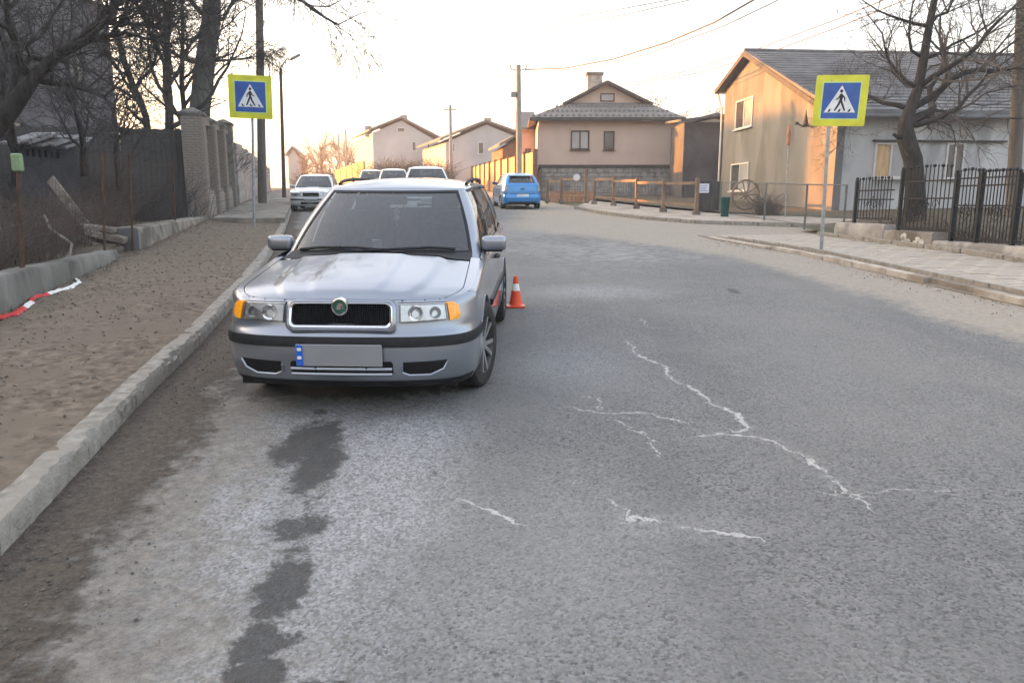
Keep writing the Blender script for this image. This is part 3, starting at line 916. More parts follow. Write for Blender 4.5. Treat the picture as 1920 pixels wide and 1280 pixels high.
def make_car(name, label, cat, loc, yaw, spec, paint, scl=(1, 1, 1), front='wagon', detail=True, group=None, rim='rim_dark', pitch=None, steer=0.0):
    S_ = spec
    root = thing(name, label, cat, loc, group)
    pt = math.atan(SLOPE) if pitch is None else pitch
    root.rotation_euler = (Matrix.Rotation(pt, 4, 'X') @ Matrix.Rotation(yaw, 4, 'Z')).to_euler()
    root.scale = scl
    cs, pl = catmull(S_['plan'], 16)
    L = S_['plan'][-1][1]
    nC = len(cs)
    tg = np.gradient(pl, axis=0)
    tg /= np.linalg.norm(tg, axis=1)[:, None] + 1e-9
    nrm = np.stack([tg[:, 1], -tg[:, 0]], 1)          # outward
    nrm[0] = (0, -1)
    nrm[-1] = (0, 1)
    arc = np.concatenate([[0], np.cumsum(np.linalg.norm(np.diff(pl, axis=0), axis=1))])
    zt = np.interp(pl[:, 1], *S_['ztop'])
    zb = np.interp(pl[:, 1], [0, .12, .5, L - .5, L - .1, L], [S_['zbot'] + .01, S_['zbot'] + .005, S_['zbot'], S_['zbot'], S_['zbot'] + .06, S_['zbot'] + .08])
    wf = np.clip(1 - (pl[:, 1] - .10) / .30, 0, 1)
    wrr = np.clip(1 - (L - .10 - pl[:, 1]) / .30, 0, 1)
    h = S_['ztop'][1][0]
    def inset(i_or_c, z):
        f_ = np.interp(z, [.19, .24, .30, .36, .46, .545, .565, .62, h], [.13, .05, .018, .005, 0, .014, .05, .058, .10])
        s_ = np.interp(z, [.19, .25, .4, .6, .75, .88, 1.05], [.055, .02, .004, 0, .008, .03, .062])
        r_ = np.interp(z, [.19, .26, .36, .5, .58, .62, .8, 1.0], [.14, .04, .01, 0, .012, .035, .045, .075])
        a = np.interp(i_or_c, cs, wf)
        b = np.interp(i_or_c, cs, wrr)
        return f_ * a + r_ * b + s_ * (1 - a - b)
    def S(c, z, off=0.0, sg=1):
        x = np.interp(c, cs, pl[:, 0])
        y = np.interp(c, cs, pl[:, 1])
        nx = np.interp(c, cs, nrm[:, 0])
        ny = np.interp(c, cs, nrm[:, 1])
        d = off - inset(c, z)
        return Vector((sg * (x + nx * d), y + ny * d, z))
    def Q(q, z, off=0.0, rear=False):                 # q: distance along the skin from the middle of the front (or rear)
        a = arc[-1] - abs(q) if rear else abs(q)
        c = float(np.interp(a, arc, cs))
        return S(c, z, off, 1 if q >= 0 else -1)
    body = MB()
    doors = {}
    lv = np.array([0, .05, .1, .16, .22, .28, .34, .40, .46, .50, .53, .56, .60, .65, .70, .75, .80, .85, .895, .93, .96, .982, 1.0])
    fil = np.interp(lv, [.93, .96, .982, 1.0], [0, .004, .013, .032])
    dsplit = [2.3 * L / 4.51 + .14, 3.28 * L / 4.51]
    d0 = S_['belt'][3][1] + .02
    wr, ax = S_['wr'], S_['axles']
    ra = wr + .045
    def arch(p):
        for a in ax:
            if (p.y - a) ** 2 + (p.z - wr) ** 2 < ra ** 2:
                return a
        return None
    for sg in (1, -1):
        V_ = {}
        ins_ = {}
        for i in range(nC):
            for j in range(len(lv)):
                z = zb[i] + (zt[i] - zb[i]) * lv[j]
                p = S(cs[i], z, -fil[j], sg)
                if i in (0, nC - 1):
                    p.x = 0
                V_[i, j] = p
                a = arch(p) if abs(p.x) > .6 else None
                ins_[i, j] = a
        for (i, j), a in ins_.items():
            if a is not None:
                # push to the arch rim if a neighbour lies outside
                for di, dj in ((1, 0), (-1, 0), (0, 1), (0, -1), (1, 1), (-1, -1), (1, -1), (-1, 1)):
                    q = ins_.get((i + di, j + dj), 0)
                    if q is None:
                        p = V_[i, j]
                        d = Vector((0, p.y - a, p.z - wr))
                        if d.length > 1e-4:
                            d = d.normalized() * ra
                            p.y, p.z = a + d.y, wr + d.z
                        break
        for i in range(nC - 1):
            for j in range(len(lv) - 1):
                k = [(i, j), (i + 1, j), (i + 1, j + 1), (i, j + 1)]
                if all(ins_[q] is not None for q in k):
                    continue
                ym = pl[i, 1]
                tgt = body
                if d0 < ym < dsplit[1] and lv[j] > .08:
                    which = 0 if ym < dsplit[0] else 1
                    tgt = doors.setdefault((sg, which), MB())
                f = [V_[q] for q in k]
                tgt.add(f, [(0, 1, 2, 3)] if sg > 0 else [(3, 2, 1, 0)])
        # arch lips and liners
        for a in ax:
            n = 28
            r1, r2, r3 = [], [], []
            for k in range(n + 1):
                t = math.pi * (-0.12 + 1.24 * k / n)
                yy, zz = a + ra * math.cos(t), wr + ra * math.sin(t)
                if zz < .19:
                    zz = .19
                c = float(np.interp(yy, pl[4:-4, 1], cs[4:-4]))
                p = S(c, zz, .006, sg)
                r1.append((p.x, yy, zz))
                r2.append((p.x - sg * .03, yy, zz - .004))
                r3.append((sg * .50, yy, zz))
            body.grid([r1, r2])
            lin = MB()
            lin.grid([r2, r3])
            lin.build('arch_liner', 'dark_void', root, local=True)
    # hood (Coons patch over the top edge of the front)
    cA = 3.3
    yB = S_['belt'][3][1] - .03
    cB = float(np.interp(yB, pl[:nC // 2, 1], cs[:nC // 2]))
    def top(c, sg):
        z = float(np.interp(c, cs, zt))
        return S(c, z, -.032, sg)
    def back(a):
        e = top(cB, 1)
        x = a * e.x
        return Vector((x, S_['cowl'] + (yB - S_['cowl']) * abs(a) ** 2.2, e.z))
    def hoodp(a, b):
        sg = 1 if a >= 0 else -1
        Fp = top(abs(a) * cA, sg)
        Bp = back(a)
        Rp, Lp = top(cA + (cB - cA) * b, 1), top(cA + (cB - cA) * b, -1)
        t = (a + 1) / 2
        c00, c10, c01, c11 = top(cA, -1), top(cA, 1), back(-1), back(1)
        p = Fp * (1 - b) + Bp * b + Lp * (1 - t) + Rp * t - (c00 * (1 - b) * (1 - t) + c10 * (1 - b) * t + c01 * b * (1 - t) + c11 * b * t)
        bb = 1 - (1 - b) ** 2.2
        p.z += S_['crown'] * (1 - a * a) * bb * (1.0 - .15 * b)
        e1, e2 = .40 + .28 * b, .20 + .12 * b
        sm = lambda v: 1 / (1 + math.exp(-v * 85))
        p.z += (.017 * sm(e1 - abs(a)) + .010 * sm(e2 - abs(a))) * min(1, b * 5)
        return p
    aa = sorted(set([round(v, 4) for v in np.linspace(-1, 1, 97)] + [-.915, .915]))
    bb = [0, .012, .03, .06] + list(np.linspace(.1, 1, 19))
    hg = [[hoodp(a, b) for a in aa] for b in bb]
    hood = MB()
    i0 = [k for k, a in enumerate(aa) if abs(a) <= .9151]
    hr_ = []
    for bi in range(1, len(bb) - 1):
        r = [hg[bi][k].copy() for k in i0]
        r[0].x += .006
        r[-1].x -= .006
        hr_.append(r)
    hood.grid(hr_)
    hood.grid([[p + Vector((0, .006, -.03)) for p in hr_[0]], hr_[0]])
    hood.build('hood', paint, root, smooth=True, local=True)
    for sl_ in ([k for k, a in enumerate(aa) if a <= -.9149], [k for k, a in enumerate(aa) if a >= .9149]):
        body.grid([[hg[bi][k] for k in sl_] for bi in range(len(bb))])
    body.grid([[hg[0][k] for k in i0], [hg[1][k] + Vector((0, -.004, -.004)) for k in i0]])
    # greenhouse
    gcs, bp_ = catmull(S_['belt'], 12)
    _, rp_ = catmull(S_['roof'], 12)
    zbel = np.interp(bp_[:, 1], *S_['ztop'])
    zbel = np.maximum(zbel, float(np.interp(S_['belt'][4][1], *S_['ztop'])))
    zro = np.interp(rp_[:, 1], *S_['zroof'])
    def GH(c, w, off=0.0, sg=1):
        b0 = np.array([np.interp(c, gcs, bp_[:, 0]), np.interp(c, gcs, bp_[:, 1])])
        r0 = np.array([np.interp(c, gcs, rp_[:, 0]), np.interp(c, gcs, rp_[:, 1])])
        z0, z1 = np.interp(c, gcs, zbel), np.interp(c, gcs, zro)
        p = b0 * (1 - w) + r0 * w
        e = 1e-3
        ca, cb2 = max(c - .02, 0), min(c + .02, gcs[-1])
        ta = np.array([np.interp(cb2, gcs, bp_[:, 0]) - np.interp(ca, gcs, bp_[:, 0]), np.interp(cb2, gcs, bp_[:, 1]) - np.interp(ca, gcs, bp_[:, 1])])
        ta /= np.linalg.norm(ta) + 1e-9
        n2 = np.array([ta[1], -ta[0]])
        bul = .028 * math.sin(math.pi * min(max(w, 0), 1))
        p = p + n2 * (bul + off)
        if w < 0:
            p = p + n2 * (-w * .25)
        return Vector((sg * p[0], p[1], z0 + (z1 - z0) * w + off * .6))
    P1, P2, P3 = S_['pillars']
    nEnd = gcs[-1]
    gc = sorted(set([round(float(v), 3) for v in gcs] + [2.72, 2.9, 4.12, P1 - .07, P1 + .07, P2 - .08, P2 + .08, P3, 10.35]))
    gw = [-.10, 0, .045, .10, .2, .3, .4, .5, .6, .7, .8, .88, .93, .97, 1.0]
    parts = {}
    for sg in (1, -1):
        for i in range(len(gc) - 1):
            for j in range(len(gw) - 1):
                c, w = (gc[i] + gc[i + 1]) / 2, (gw[j] + gw[j + 1]) / 2
                key, off = 'body', 0.0
                if c < 2.72 and .045 < w < .93: key, off = 'windscreen', -.004
                elif c < 2.9 and 0 < w < .97: key, off = 'seal', 0.0
                elif 4.12 < c < P1 - .07 and 0 < w < .93: key, off = ('side_window', sg, 0), -.012
                elif P1 + .07 < c < P2 - .08 and 0 < w < .93: key, off = ('side_window', sg, 1), -.012
                elif P2 + .08 < c < P3 and .045 < w < .93: key, off = ('side_window', sg, 2), -.012
                elif P1 - .07 < c < P1 + .07 and 0 < w < .93: key = 'seal'
                elif c > 10.35 and .10 < w < .88: key, off = 'rear_window', -.006
                elif 4.0 < c < P3 + .1 and .93 < w < .97: key = 'seal'
                q = [GH(gc[i], gw[j], off, sg), GH(gc[i + 1], gw[j], off, sg), GH(gc[i + 1], gw[j + 1], off, sg), GH(gc[i], gw[j + 1], off, sg)]
                mb = body if key == 'body' else parts.setdefault(key, MB())
                mb.add(q, [(0, 1, 2, 3)] if sg > 0 else [(3, 2, 1, 0)])
    # roof skin
    rows = []
    for c in gc:
        e = GH(c, 1.0)
        rows.append([Vector((e.x * t, e.y, e.z + .058 * (1 - abs(t) ** 2.4))) if True else None for t in np.linspace(-1, 1, 15)])
    # soften: the crown fades in behind the windscreen header and before the tailgate
    y0, y1 = rows[0][7].y, rows[-1][7].y
    for r in rows:
        for p, t in zip(r, np.linspace(-1, 1, 15)):
            k = min(1, max(0, (p.y - y0) / .35)) ** .6 * min(1, max(0, (y1 - p.y) / .25)) ** .6
            p.z = p.z - .058 * (1 - abs(t) ** 2.4) * (1 - k)
    roofm = MB()
    roofm.grid(rows)
    def weld(ob):
        bm = bmesh.new()
        bm.from_mesh(ob.data)
        bmesh.ops.remove_doubles(bm, verts=bm.verts, dist=0.0006)
        bmesh.ops.recalc_face_normals(bm, faces=bm.faces)
        bm.to_mesh(ob.data)
        bm.free()
        ob.data.polygons.foreach_set('use_smooth', [True] * len(ob.data.polygons))
        ob.data.set_sharp_from_angle(angle=math.radians(34))
        return ob
    weld(body.build('body', paint, root, local=True))
    weld(roofm.build('roof', paint, root, local=True))
    for (sg, wh), mb in doors.items():
        d = weld(mb.build('door', paint, root, local=True))
        ye = dsplit[wh] - .12
        hm = MB()
        z = 0.80 * (S_['ztop'][1][5] / .93)
        for t in range(5):
            pass
        c = [float(np.interp(yy, pl[4:-4, 1], cs[4:-4])) for yy in (ye - .16, ye - .12, ye - .04, ye)]
        hm.tube([S(c[0], z, .0, sg), S(c[1], z, .03, sg), S(c[2], z, .03, sg), S(c[3], z, .0, sg)], .014, 8)
        hm.build('door_handle', 'black_plastic' if front == 'wagon' else paint, d, local=True, smooth=True)
        for yy in ((d0, dsplit[0]) if wh == 0 else (dsplit[1],)):
            sm_ = MB()
            cc = float(np.interp(yy, pl[4:-4, 1], cs[4:-4]))
            cc2 = float(np.interp(yy + .007, pl[4:-4, 1], cs[4:-4]))
            zz = [z_ for z_ in np.linspace(.26, float(np.interp(yy, *S_['ztop'])) - .02, 12) if not any((yy - a) ** 2 + (z_ - wr) ** 2 < (ra + .01) ** 2 for a in ax)]
            if len(zz) > 1:
                sm_.grid([[S(cc, z_, .0015, sg), S(cc2, z_, .0015, sg)] for z_ in zz])
                sm_.build('seam', 'dark_void', d, local=True)
        # black rubbing strip
        st = MB()
        ya, yb = (d0 + .05, dsplit[0] - .02) if wh == 0 else (dsplit[0] + .02, dsplit[1] - .18)
        zs = .53
        cc = [float(np.interp(yy, pl[4:-4, 1], cs[4:-4])) for yy in np.linspace(ya, yb, 9)]
        st.grid([[S(c_, zs - .028, .0, sg), S(c_, zs - .022, .014, sg), S(c_, zs + .022, .014, sg), S(c_, zs + .028, 0, sg)] for c_ in cc])
        st.build('rubbing_strip', 'black_plastic', d, local=True)
    for key, mb in parts.items():
        if key == 'seal': weld(mb.build('window_seal', 'black_plastic', root, local=True))
        else: weld(mb.build(key if isinstance(key, str) else key[0], 'car_glass', root, local=True))
    # underbody and cabin
    u = MB()
    u.box((0, L / 2, S_['zbot'] + .02), (1.45, L - .35, .05))
    u.build('underbody', 'dark_void', root, local=True)
    zb_ = float(np.interp(1.5, *S_['ztop']))
    u = MB()
    u.box((0, S_['belt'][3][1] + .22, zb_ - .12), (1.42, .5, .22))
    u.build('dashboard', 'black_plastic', root, local=True, bevel=.05, segs=2)
    u = MB()
    u.box((0, L * .55, .40), (1.5, L * .55, .06))
    u.build('cabin_floor', 'dark_void', root, local=True)
    for sx in (-.36, .36):
        for yy in (L * .51,):
            u = MB()
            u.box((sx, yy - .25, .58), (.5, .5, .16))
            u.build('seat', 'seat_cloth', root, local=True, bevel=.05, segs=2)
            u = MB()
            u.box((sx, yy + .08, .88), (.48, .13, .62), Matrix.Rotation(-.25, 3, 'X'))
            u.build('seat_back', 'seat_cloth', root, local=True, bevel=.05, segs=2)
            u = MB()
            u.box((sx, yy + .19, 1.22), (.26, .10, .17), Matrix.Rotation(-.15, 3, 'X'))
            u.build('headrest', 'seat_cloth', root, local=True, bevel=.04, segs=2)
    u = MB()
    u.box((0, L * .73, .86), (1.25, .14, .62), Matrix.Rotation(-.3, 3, 'X'))
    u.build('rear_seat', 'seat_cloth', root, local=True, bevel=.05, segs=2)
    M = Matrix.Rotation(math.radians(65), 3, 'X')
    u = MB()
    ring = [Vector((.38, S_['belt'][3][1] + .56, zb_ - .02)) + M @ Vector((.18 * math.cos(t), .18 * math.sin(t), 0)) for t in np.linspace(0, 2 * math.pi, 25)]
    u.tube(ring, .014, 6)
    u.build('steering_wheel', 'black_plastic', root, local=True, smooth=True)
    u = MB()
    hp = GH(0, .86)
    u.box((0, hp.y + .10, hp.z - .03), (.22, .03, .065))
    u.build('rear_view_mirror', 'black_plastic', root, local=True, bevel=.012)
    # wheels
    tyre = MB()
    w2 = .10
    MR = Matrix.Rotation(math.pi / 2, 3, 'Y')
    tyre.lathe([(wr * .66, -w2), (wr * .8, -w2 * 1.08), (wr * .93, -w2 * 1.0), (wr * .985, -w2 * .8), (wr, -w2 * .45), (wr, w2 * .45), (wr * .985, w2 * .8), (wr * .93, w2), (wr * .8, w2 * 1.08), (wr * .66, w2)], 36, MR)
    tme = tyre.mesh('tyre', smooth=True)
    rimm = MB()
    rimm.lathe([(wr * .69, w2 * .95), (wr * .66, w2 * .98), (wr * .63, w2 * .85), (wr * .61, w2 * .1), (.0, w2 * .1)], 36, MR)
    rme = rimm.mesh('rim', smooth=True)
    sp = MB()
    for k in range(10):
        a = 2 * math.pi * (k // 2) / 5 + (.16 if k % 2 else -.16)
        a2 = 2 * math.pi * (k // 2) / 5 + (.26 if k % 2 else -.26)
        sp.beam(MR @ Vector((.04 * math.cos(a), .04 * math.sin(a), w2 * .72)), MR @ Vector((wr * .66 * math.cos(a2), wr * .66 * math.sin(a2), w2 * .86)), .030, .022, (1, 0, 0))
    sp.lathe([(.0, w2 * .86), (.05, w2 * .85), (.06, w2 * .7)], 16, MR)
    sme = sp.mesh('spokes', smooth=True)
    for a in ax:
        for sg in (1, -1):
            e = thing('wheel', None, None, (sg * .765, a, wr))
            e.parent = root
            st_ = steer if a == ax[0] else 0.0
            e.rotation_euler = (0, 0, st_ + (math.pi if sg < 0 else 0))
            put('tyre', tme, 'black_rubber', e)
            put('rim', rme, 'rim_dark', e)
            put('spokes', sme, 'rim_silver' if rim == 'rim_silver' else rim, e)
    # mirrors
    for sg in (1, -1):
        zm = float(np.interp(1.5, *S_['ztop'])) + .055
        ym = S_['belt'][4][1] + .10
        mb = MB()
        mb.box((sg * .885, ym, zm), (.205, .10, .112))
        mr = mb.build('mirror', paint, root, local=True, bevel=.040, segs=3, smooth='all')
        mb = MB()
        mb.box((sg * .885, ym + .053, zm), (.16, .006, .085))
        mb.build('mirror_glass', 'pane', mr, local=True)
        mb = MB()
        mb.box((sg * .87, ym + .008, zm - .050), (.175, .09, .026))
        mb.beam((sg * .78, ym + .02, zm - .05), (sg * .84, ym + .01, zm - .042), .06, .035)
        mb.build('mirror_foot', 'black_plastic', mr, local=True, bevel=.008)
    # patches on the skin
    def patch(outline, off, mat, nm, parent=root, sg=1, dome=0.0, rear=False, rings=5, skirt=.03):
        mb = MB()
        cq = sum(p[0] for p in outline) / len(outline)
        cz = sum(p[1] for p in outline) / len(outline)
        n = len(outline)
        vs = [Q(sg * p[0], p[1], off - skirt, rear) for p in outline]
        for r in range(rings):
            k = 1 - r / rings
            vs += [Q(sg * (cq + (p[0] - cq) * k), cz + (p[1] - cz) * k, off + dome * (1 - k * k), rear) for p in outline]
        vs.append(Q(sg * cq, cz, off + dome, rear))
        fs = []
        for r in range(rings):
            for k in range(n):
                k2 = (k + 1) % n
                fs.append((r * n + k, r * n + k2, (r + 1) * n + k2, (r + 1) * n + k))
        for k in range(n):
            fs.append((rings * n + k, rings * n + (k + 1) % n, (rings + 1) * n))
        mb.add(vs, fs)
        ob = mb.build(nm, mat, parent, local=True)
        ob.data.polygons.foreach_set('use_smooth', [True] * len(ob.data.polygons))
        ob.data.set_sharp_from_angle(angle=math.radians(30))
        return ob
    def frame(outer, inner, off, off2, mat, nm, parent=root, rear=False, sg=1):
        mb = MB()
        n = len(outer)
        rws = [[Q(sg * p[0], p[1], off - .06, rear) for p in outer], [Q(sg * p[0], p[1], off, rear) for p in outer],
               [Q(sg * (p[0] * .6 + i[0] * .4), p[1] * .6 + i[1] * .4, off + .008, rear) for p, i in zip(outer, inner)],
               [Q(sg * i[0], i[1], off, rear) for i in inner], [Q(sg * i[0], i[1], off2, rear) for i in inner]]
        rws = [r + [r[0]] for r in rws]
        mb.grid(rws)
        return mb.build(nm, mat, parent, local=True, smooth=True)
    def band(q0, q1, z0, z1, off, mat, nm, parent=root, rear=False, n=40, bulge=.006):
        mb = MB()
        rws = []
        for q in np.linspace(q0, q1, n):
            rws.append([Q(q, z0, off - .02, rear), Q(q, z0, off, rear), Q(q, (z0 + z1) / 2, off + bulge, rear), Q(q, z1, off, rear), Q(q, z1, off - .02, rear)])
        mb.grid(rws)
        return mb.build(nm, mat, parent, local=True, smooth=True)
    k = h / .742
    ztl = h - .012
    # grille
    gq = .32
    gr = patch(rr(-gq - .004, gq + .004, .604, ztl + .004, .03), .008, 'dark_void', 'grille')
    mb = MB()
    for q in np.linspace(-gq + .012, gq - .012, 42):
        mb.grid([[Q(q - .0028, z, .012), Q(q, z, .021), Q(q + .0028, z, .012)] for z in np.linspace(.61, ztl - .004, 4)])
    mb.build('grille_bars', 'black_plastic', gr, local=True)
    frame(rr(-gq - .042, gq + .042, .566, ztl + .022, .05), rr(-gq, gq, .606, ztl, .03), .034, .004, paint if front != 'wagon' else 'paint_silver', 'grille_surround', gr)
    frame(rr(-gq - .020, gq + .020, .586, ztl + .010, .04), rr(-gq, gq, .606, ztl, .03), .040, .02, 'chrome', 'grille_trim', gr)
    if front == 'wagon':
        MY = Matrix.Rotation(math.pi / 2, 3, 'X')
        c0 = Q(0, ztl - .012, .048)
        e = MB()
        e.lathe([(.0, .0), (.042, .0), (.046, -.004), (.049, -.02)], 28, MY, c0)
        em = e.build('emblem', 'emblem_green', gr, local=True, smooth=True)
        e = MB()
        e.lathe([(.042, .0015), (.046, .008), (.054, .006), (.056, -.02)], 28, MY, c0)
        # winged arrow in the disc
        for poly in ([(-.03, -.022), (.006, -.022), (.012, .0), (.03, .012), (.008, .028), (-.006, .03), (-.02, .012)], [(.016, -.02), (.032, -.012), (.034, .004), (.022, -.004)]):
            e.prism([(c0.x + a * .8, c0.y - .002, c0.z + b * .8) for a, b in poly], (0, -.003, 0))
        e.build('emblem_ring', 'chrome', gr, local=True, smooth=True)
    # lamps
    for sg in (1, -1):
        out = [(gq + .058, .612), (gq + .40, .622), (gq + .40, ztl), (gq + .058, ztl + .004)]
        out = [p for a, b in zip(out, out[1:] + out[:1]) for p in ((a[0] * (1 - t) + b[0] * t, a[1] * (1 - t) + b[1] * t) for t in (.02, .1, .3, .5, .7, .9, .98))]
        hl = patch([(p[0], p[1]) for p in out], .004, 'rim_dark', 'headlight', sg=sg)
        sh = lambda kx, kz: [(.555 + (p[0] - .555) * kx, (.612 + ztl) / 2 + .004 + (p[1] - (.612 + ztl) / 2 - .004) * kz) for p in out]
        frame(sh(.985, .95), sh(.93, .80), .012, .010, 'lamp_hazy', 'lamp_bezel', hl, sg=sg)
        patch(sh(.96, .90), .009, 'lamp_reflector' if sg > 0 else 'lamp_hazy', 'reflector', hl, sg, dome=0.0)
        for qq, rad in ((gq + .31, .036), (gq + .17, .046)):
            c0 = Q(sg * qq, (.615 + ztl) / 2, .012)
            b_ = MB()
            b_.lathe([(.0, -.01), (rad * .35, -.008), (rad * .6, .006), (rad * .85, .014), (rad, .016), (rad * 1.06, .0)], 22, Matrix.Rotation(math.pi / 2, 3, 'X'), c0)
            b_.build('bulb_bowl', 'chrome' if qq < gq + .2 else 'lamp_hazy', hl, local=True, smooth=True)
        patch(sh(.985, .95), .030, 'lamp_glass', 'lens', hl, sg, dome=.006, skirt=.0)
        io = [(gq + .408, .622), (gq + .475, .630), (gq + .505, .655), (gq + .50, ztl - .02), (gq + .465, ztl), (gq + .408, ztl)]
        io = [p for a, b in zip(io, io[1:] + io[:1]) for p in ((a[0] * (1 - t) + b[0] * t, a[1] * (1 - t) + b[1] * t) for t in (0, .25, .5, .75))]
        patch(io, .024, 'amber' if front == 'wagon' else 'lamp_hazy', 'indicator', sg=sg, dome=.006)
    # bumper
    if front == 'wagon':
        bumper_strip = band(-1.22, 1.22, .474, .536, .010, 'black_plastic', 'bumper_strip', n=70)
        band(-1.0, 1.0, .198, .252, .004, 'black_plastic', 'bumper_lip', n=60)
        sl = patch(rr(-.335, .335, .292, .386, .02), .003, 'dark_void', 'lower_intake')
        for zz in (.338, .303):
            band(-.33, .33, zz - .010, zz + .010, .012, 'paint_silver', 'intake_bar', sl, n=24)
        for qq in (-.165, .165):
            band(qq - .006, qq + .006, .295, .384, .010, 'black_plastic', 'intake_rib', sl, n=3)
        for sg in (1, -1):
            vo = [(.40, .312), (.44, .300), (.58, .300), (.66, .335), (.69, .386), (.40, .380)]
            vo = [p for a, b in zip(vo, vo[1:] + vo[:1]) for p in ((a[0] * (1 - t) + b[0] * t, a[1] * (1 - t) + b[1] * t) for t in (0, .33, .66))]
            vt = patch(vo, .004, 'dark_void', 'air_vent', sg=sg)
            mb = MB()
            mb.tube([Q(sg * q, z, .008) for q, z in ((.39, .36), (.392, .315), (.44, .294), (.58, .294), (.665, .328), (.695, .38))], .009, 6)
            mb.build('vent_trim', 'paint_silver', vt, local=True, smooth=True)
        # plate with its blurred face and blue band
        pl0 = Q(0, .44, .032)
        mb = MB()
        mb.box((0, pl0.y, .432), (.555, .014, .135))
        plate = mb.build('number_plate', 'plate_grey', root, local=True, bevel=.004)
        mb = MB()
        mb.box((-.252, pl0.y - .009, .432), (.042, .004, .128))
        bl = mb.build('plate_band', 'plate_blue', plate, local=True)
        for zz in (.470, .418):
            MB().box((-.252, pl0.y - .012, zz), (.026, .003, .018)).build('band_mark', 'cone_white', plate, local=True)
    else:
        band(-.95, .95, .44, .50, .008, 'black_plastic', 'bumper_strip', n=40)
        patch(rr(-.4, .4, .27, .38, .02), .004, 'dark_void', 'lower_intake')
        mb = MB()
        pl0 = Q(0, .44, .03)
        mb.box((0, pl0.y, .45), (.52, .012, .11))
        mb.build('number_plate', 'plate_grey', root, local=True, bevel=.004)
    # rear lamps, plate
    for sg in (1, -1):
        zl0, zl1 = (.62, .90) if spec is WAGON else (.72, 1.04)
        patch(rr(.60, .80, zl0, zl1, .03) if spec is WAGON else rr(.70, .84, zl0, zl1, .03), .012, 'red_lens' if spec is WAGON else 'lamp_hazy', 'tail_lamp', sg=sg, dome=.01, rear=True)
    rp0 = Q(0, .62, .02, True)
    mb = MB()
    mb.box((0, rp0.y, .60), (.52, .014, .115))
    mb.build('rear_plate', 'sign_white' if spec is HATCH else 'plate_grey', root, local=True, bevel=.004)
    if spec is HATCH:
        band(-.62, .62, .20, .33, .012, 'black_plastic', 'bumper_lip', rear=True, n=24)
        band(-.55, .55, .665, .685, .006, 'dark_void', 'tailgate_seam', rear=True, n=24, bulge=0)
        patch(rr(-.11, .11, .86, .95, .03), .012, 'chrome', 'rear_emblem', rear=True) if False else None
        mb = MB()
        e = GH(nEnd, 1.0)
        rws = []
        for t in np.linspace(-.52, .52, 11):
            rws.append([(t, e.y - .10, e.z + .02), (t, e.y + .05, e.z + .012), (t, e.y + .16, e.z - .02), (t, e.y + .05, e.z - .03)])
        mb.grid(rws)
        mb.build('spoiler', paint, root, local=True, smooth=True)
        patch([(p[0], p[1]) for p in rr(-.09, .09, .84, .90, .025)], .008, 'rim_dark', 'rear_emblem', rear=True, dome=.006)
    # wipers
    if detail:
        for pts in ([(-2.3, .035), (-1.5, .075), (-.5, .085), (.1, .05)], [(-.35, .035), (.3, .06), (1.2, .085), (2.0, .055)]):
            mb = MB()
            p = [GH(abs(c), w, .014, 1 if c >= 0 else -1) for c, w in pts]
            mb.tube(p, .011, 5)
            mb.build('wiper', 'black_plastic', root, local=True)
        mb = MB()
        rws = []
        for a in np.linspace(-.93, .93, 24):
            sg = 1 if a >= 0 else -1
            b0 = hoodp(a, .985)
            g0 = GH(min(abs(a) * 3.1, 2.9), .012, .004, sg)
            rws.append([b0 + Vector((0, 0, -.012)), (b0 + g0) / 2 + Vector((0, 0, -.012)), g0])
        mb.grid(rws)
        mb.build('cowl', 'black_plastic', root, local=True, smooth='all')
    if S_['rails']:
        for sg in (1, -1):
            p = []
            for c, up in ((5.0, .0), (5.2, .014), (5.5, .026), (6.2, .032), (7.2, .032), (8.2, .028), (8.7, .016), (8.85, .0)):
                e = GH(c, 1.0, 0, sg)
                p.append(e + Vector((-sg * .035, 0, up + .012)))
            mb = MB()
            mb.tube(p, .015, 8)
            for q in (6.2, 7.2):
                e = GH(q, 1.0, 0, sg) + Vector((-sg * .035, 0, .012))
                mb.tube([e, e + Vector((0, 0, .05))], .014, 6)
            mb.build('roof_rail', 'black_plastic', root, local=True, smooth=True)
    return root, GH, Q

# the silver estate car, parked nose to the camera
yawc = math.radians(-2.6)
car_loc = (-1.10, 4.66, G(0, 4.66) + 0.004)
silver, GHs, Qs = make_car('estate_car', 'silver estate car with amber indicators and blanked number plate, parked nearest beside the kerb', 'car', car_loc, yawc, WAGON, 'paint_silver', (1, 1, 1.055), rim='rim_silver', steer=math.radians(-13))
# ornament hanging from its mirror and a paper on the dashboard
mb = MB()
mb.tube([(0.0, 1.98, 1.29), (0.0, 1.975, 1.22)], .002, 4)
mb.lathe([(.0, .05), (.018, .04), (.03, .015), (.02, -.01), (.032, -.04), (.015, -.07), (.008, -.10), (0, -.11)], 10, None, (0.0, 1.975, 1.17))
mb.build('hanging_ornament', 'ornament', silver, local=True, smooth=True)
mb = MB()
mb.box((-.08, 1.52, .965), (.08, .012, .07), Matrix.Rotation(.5, 3, 'X'))
mb.build('dashboard_paper', 'cone_white', silver, local=True)

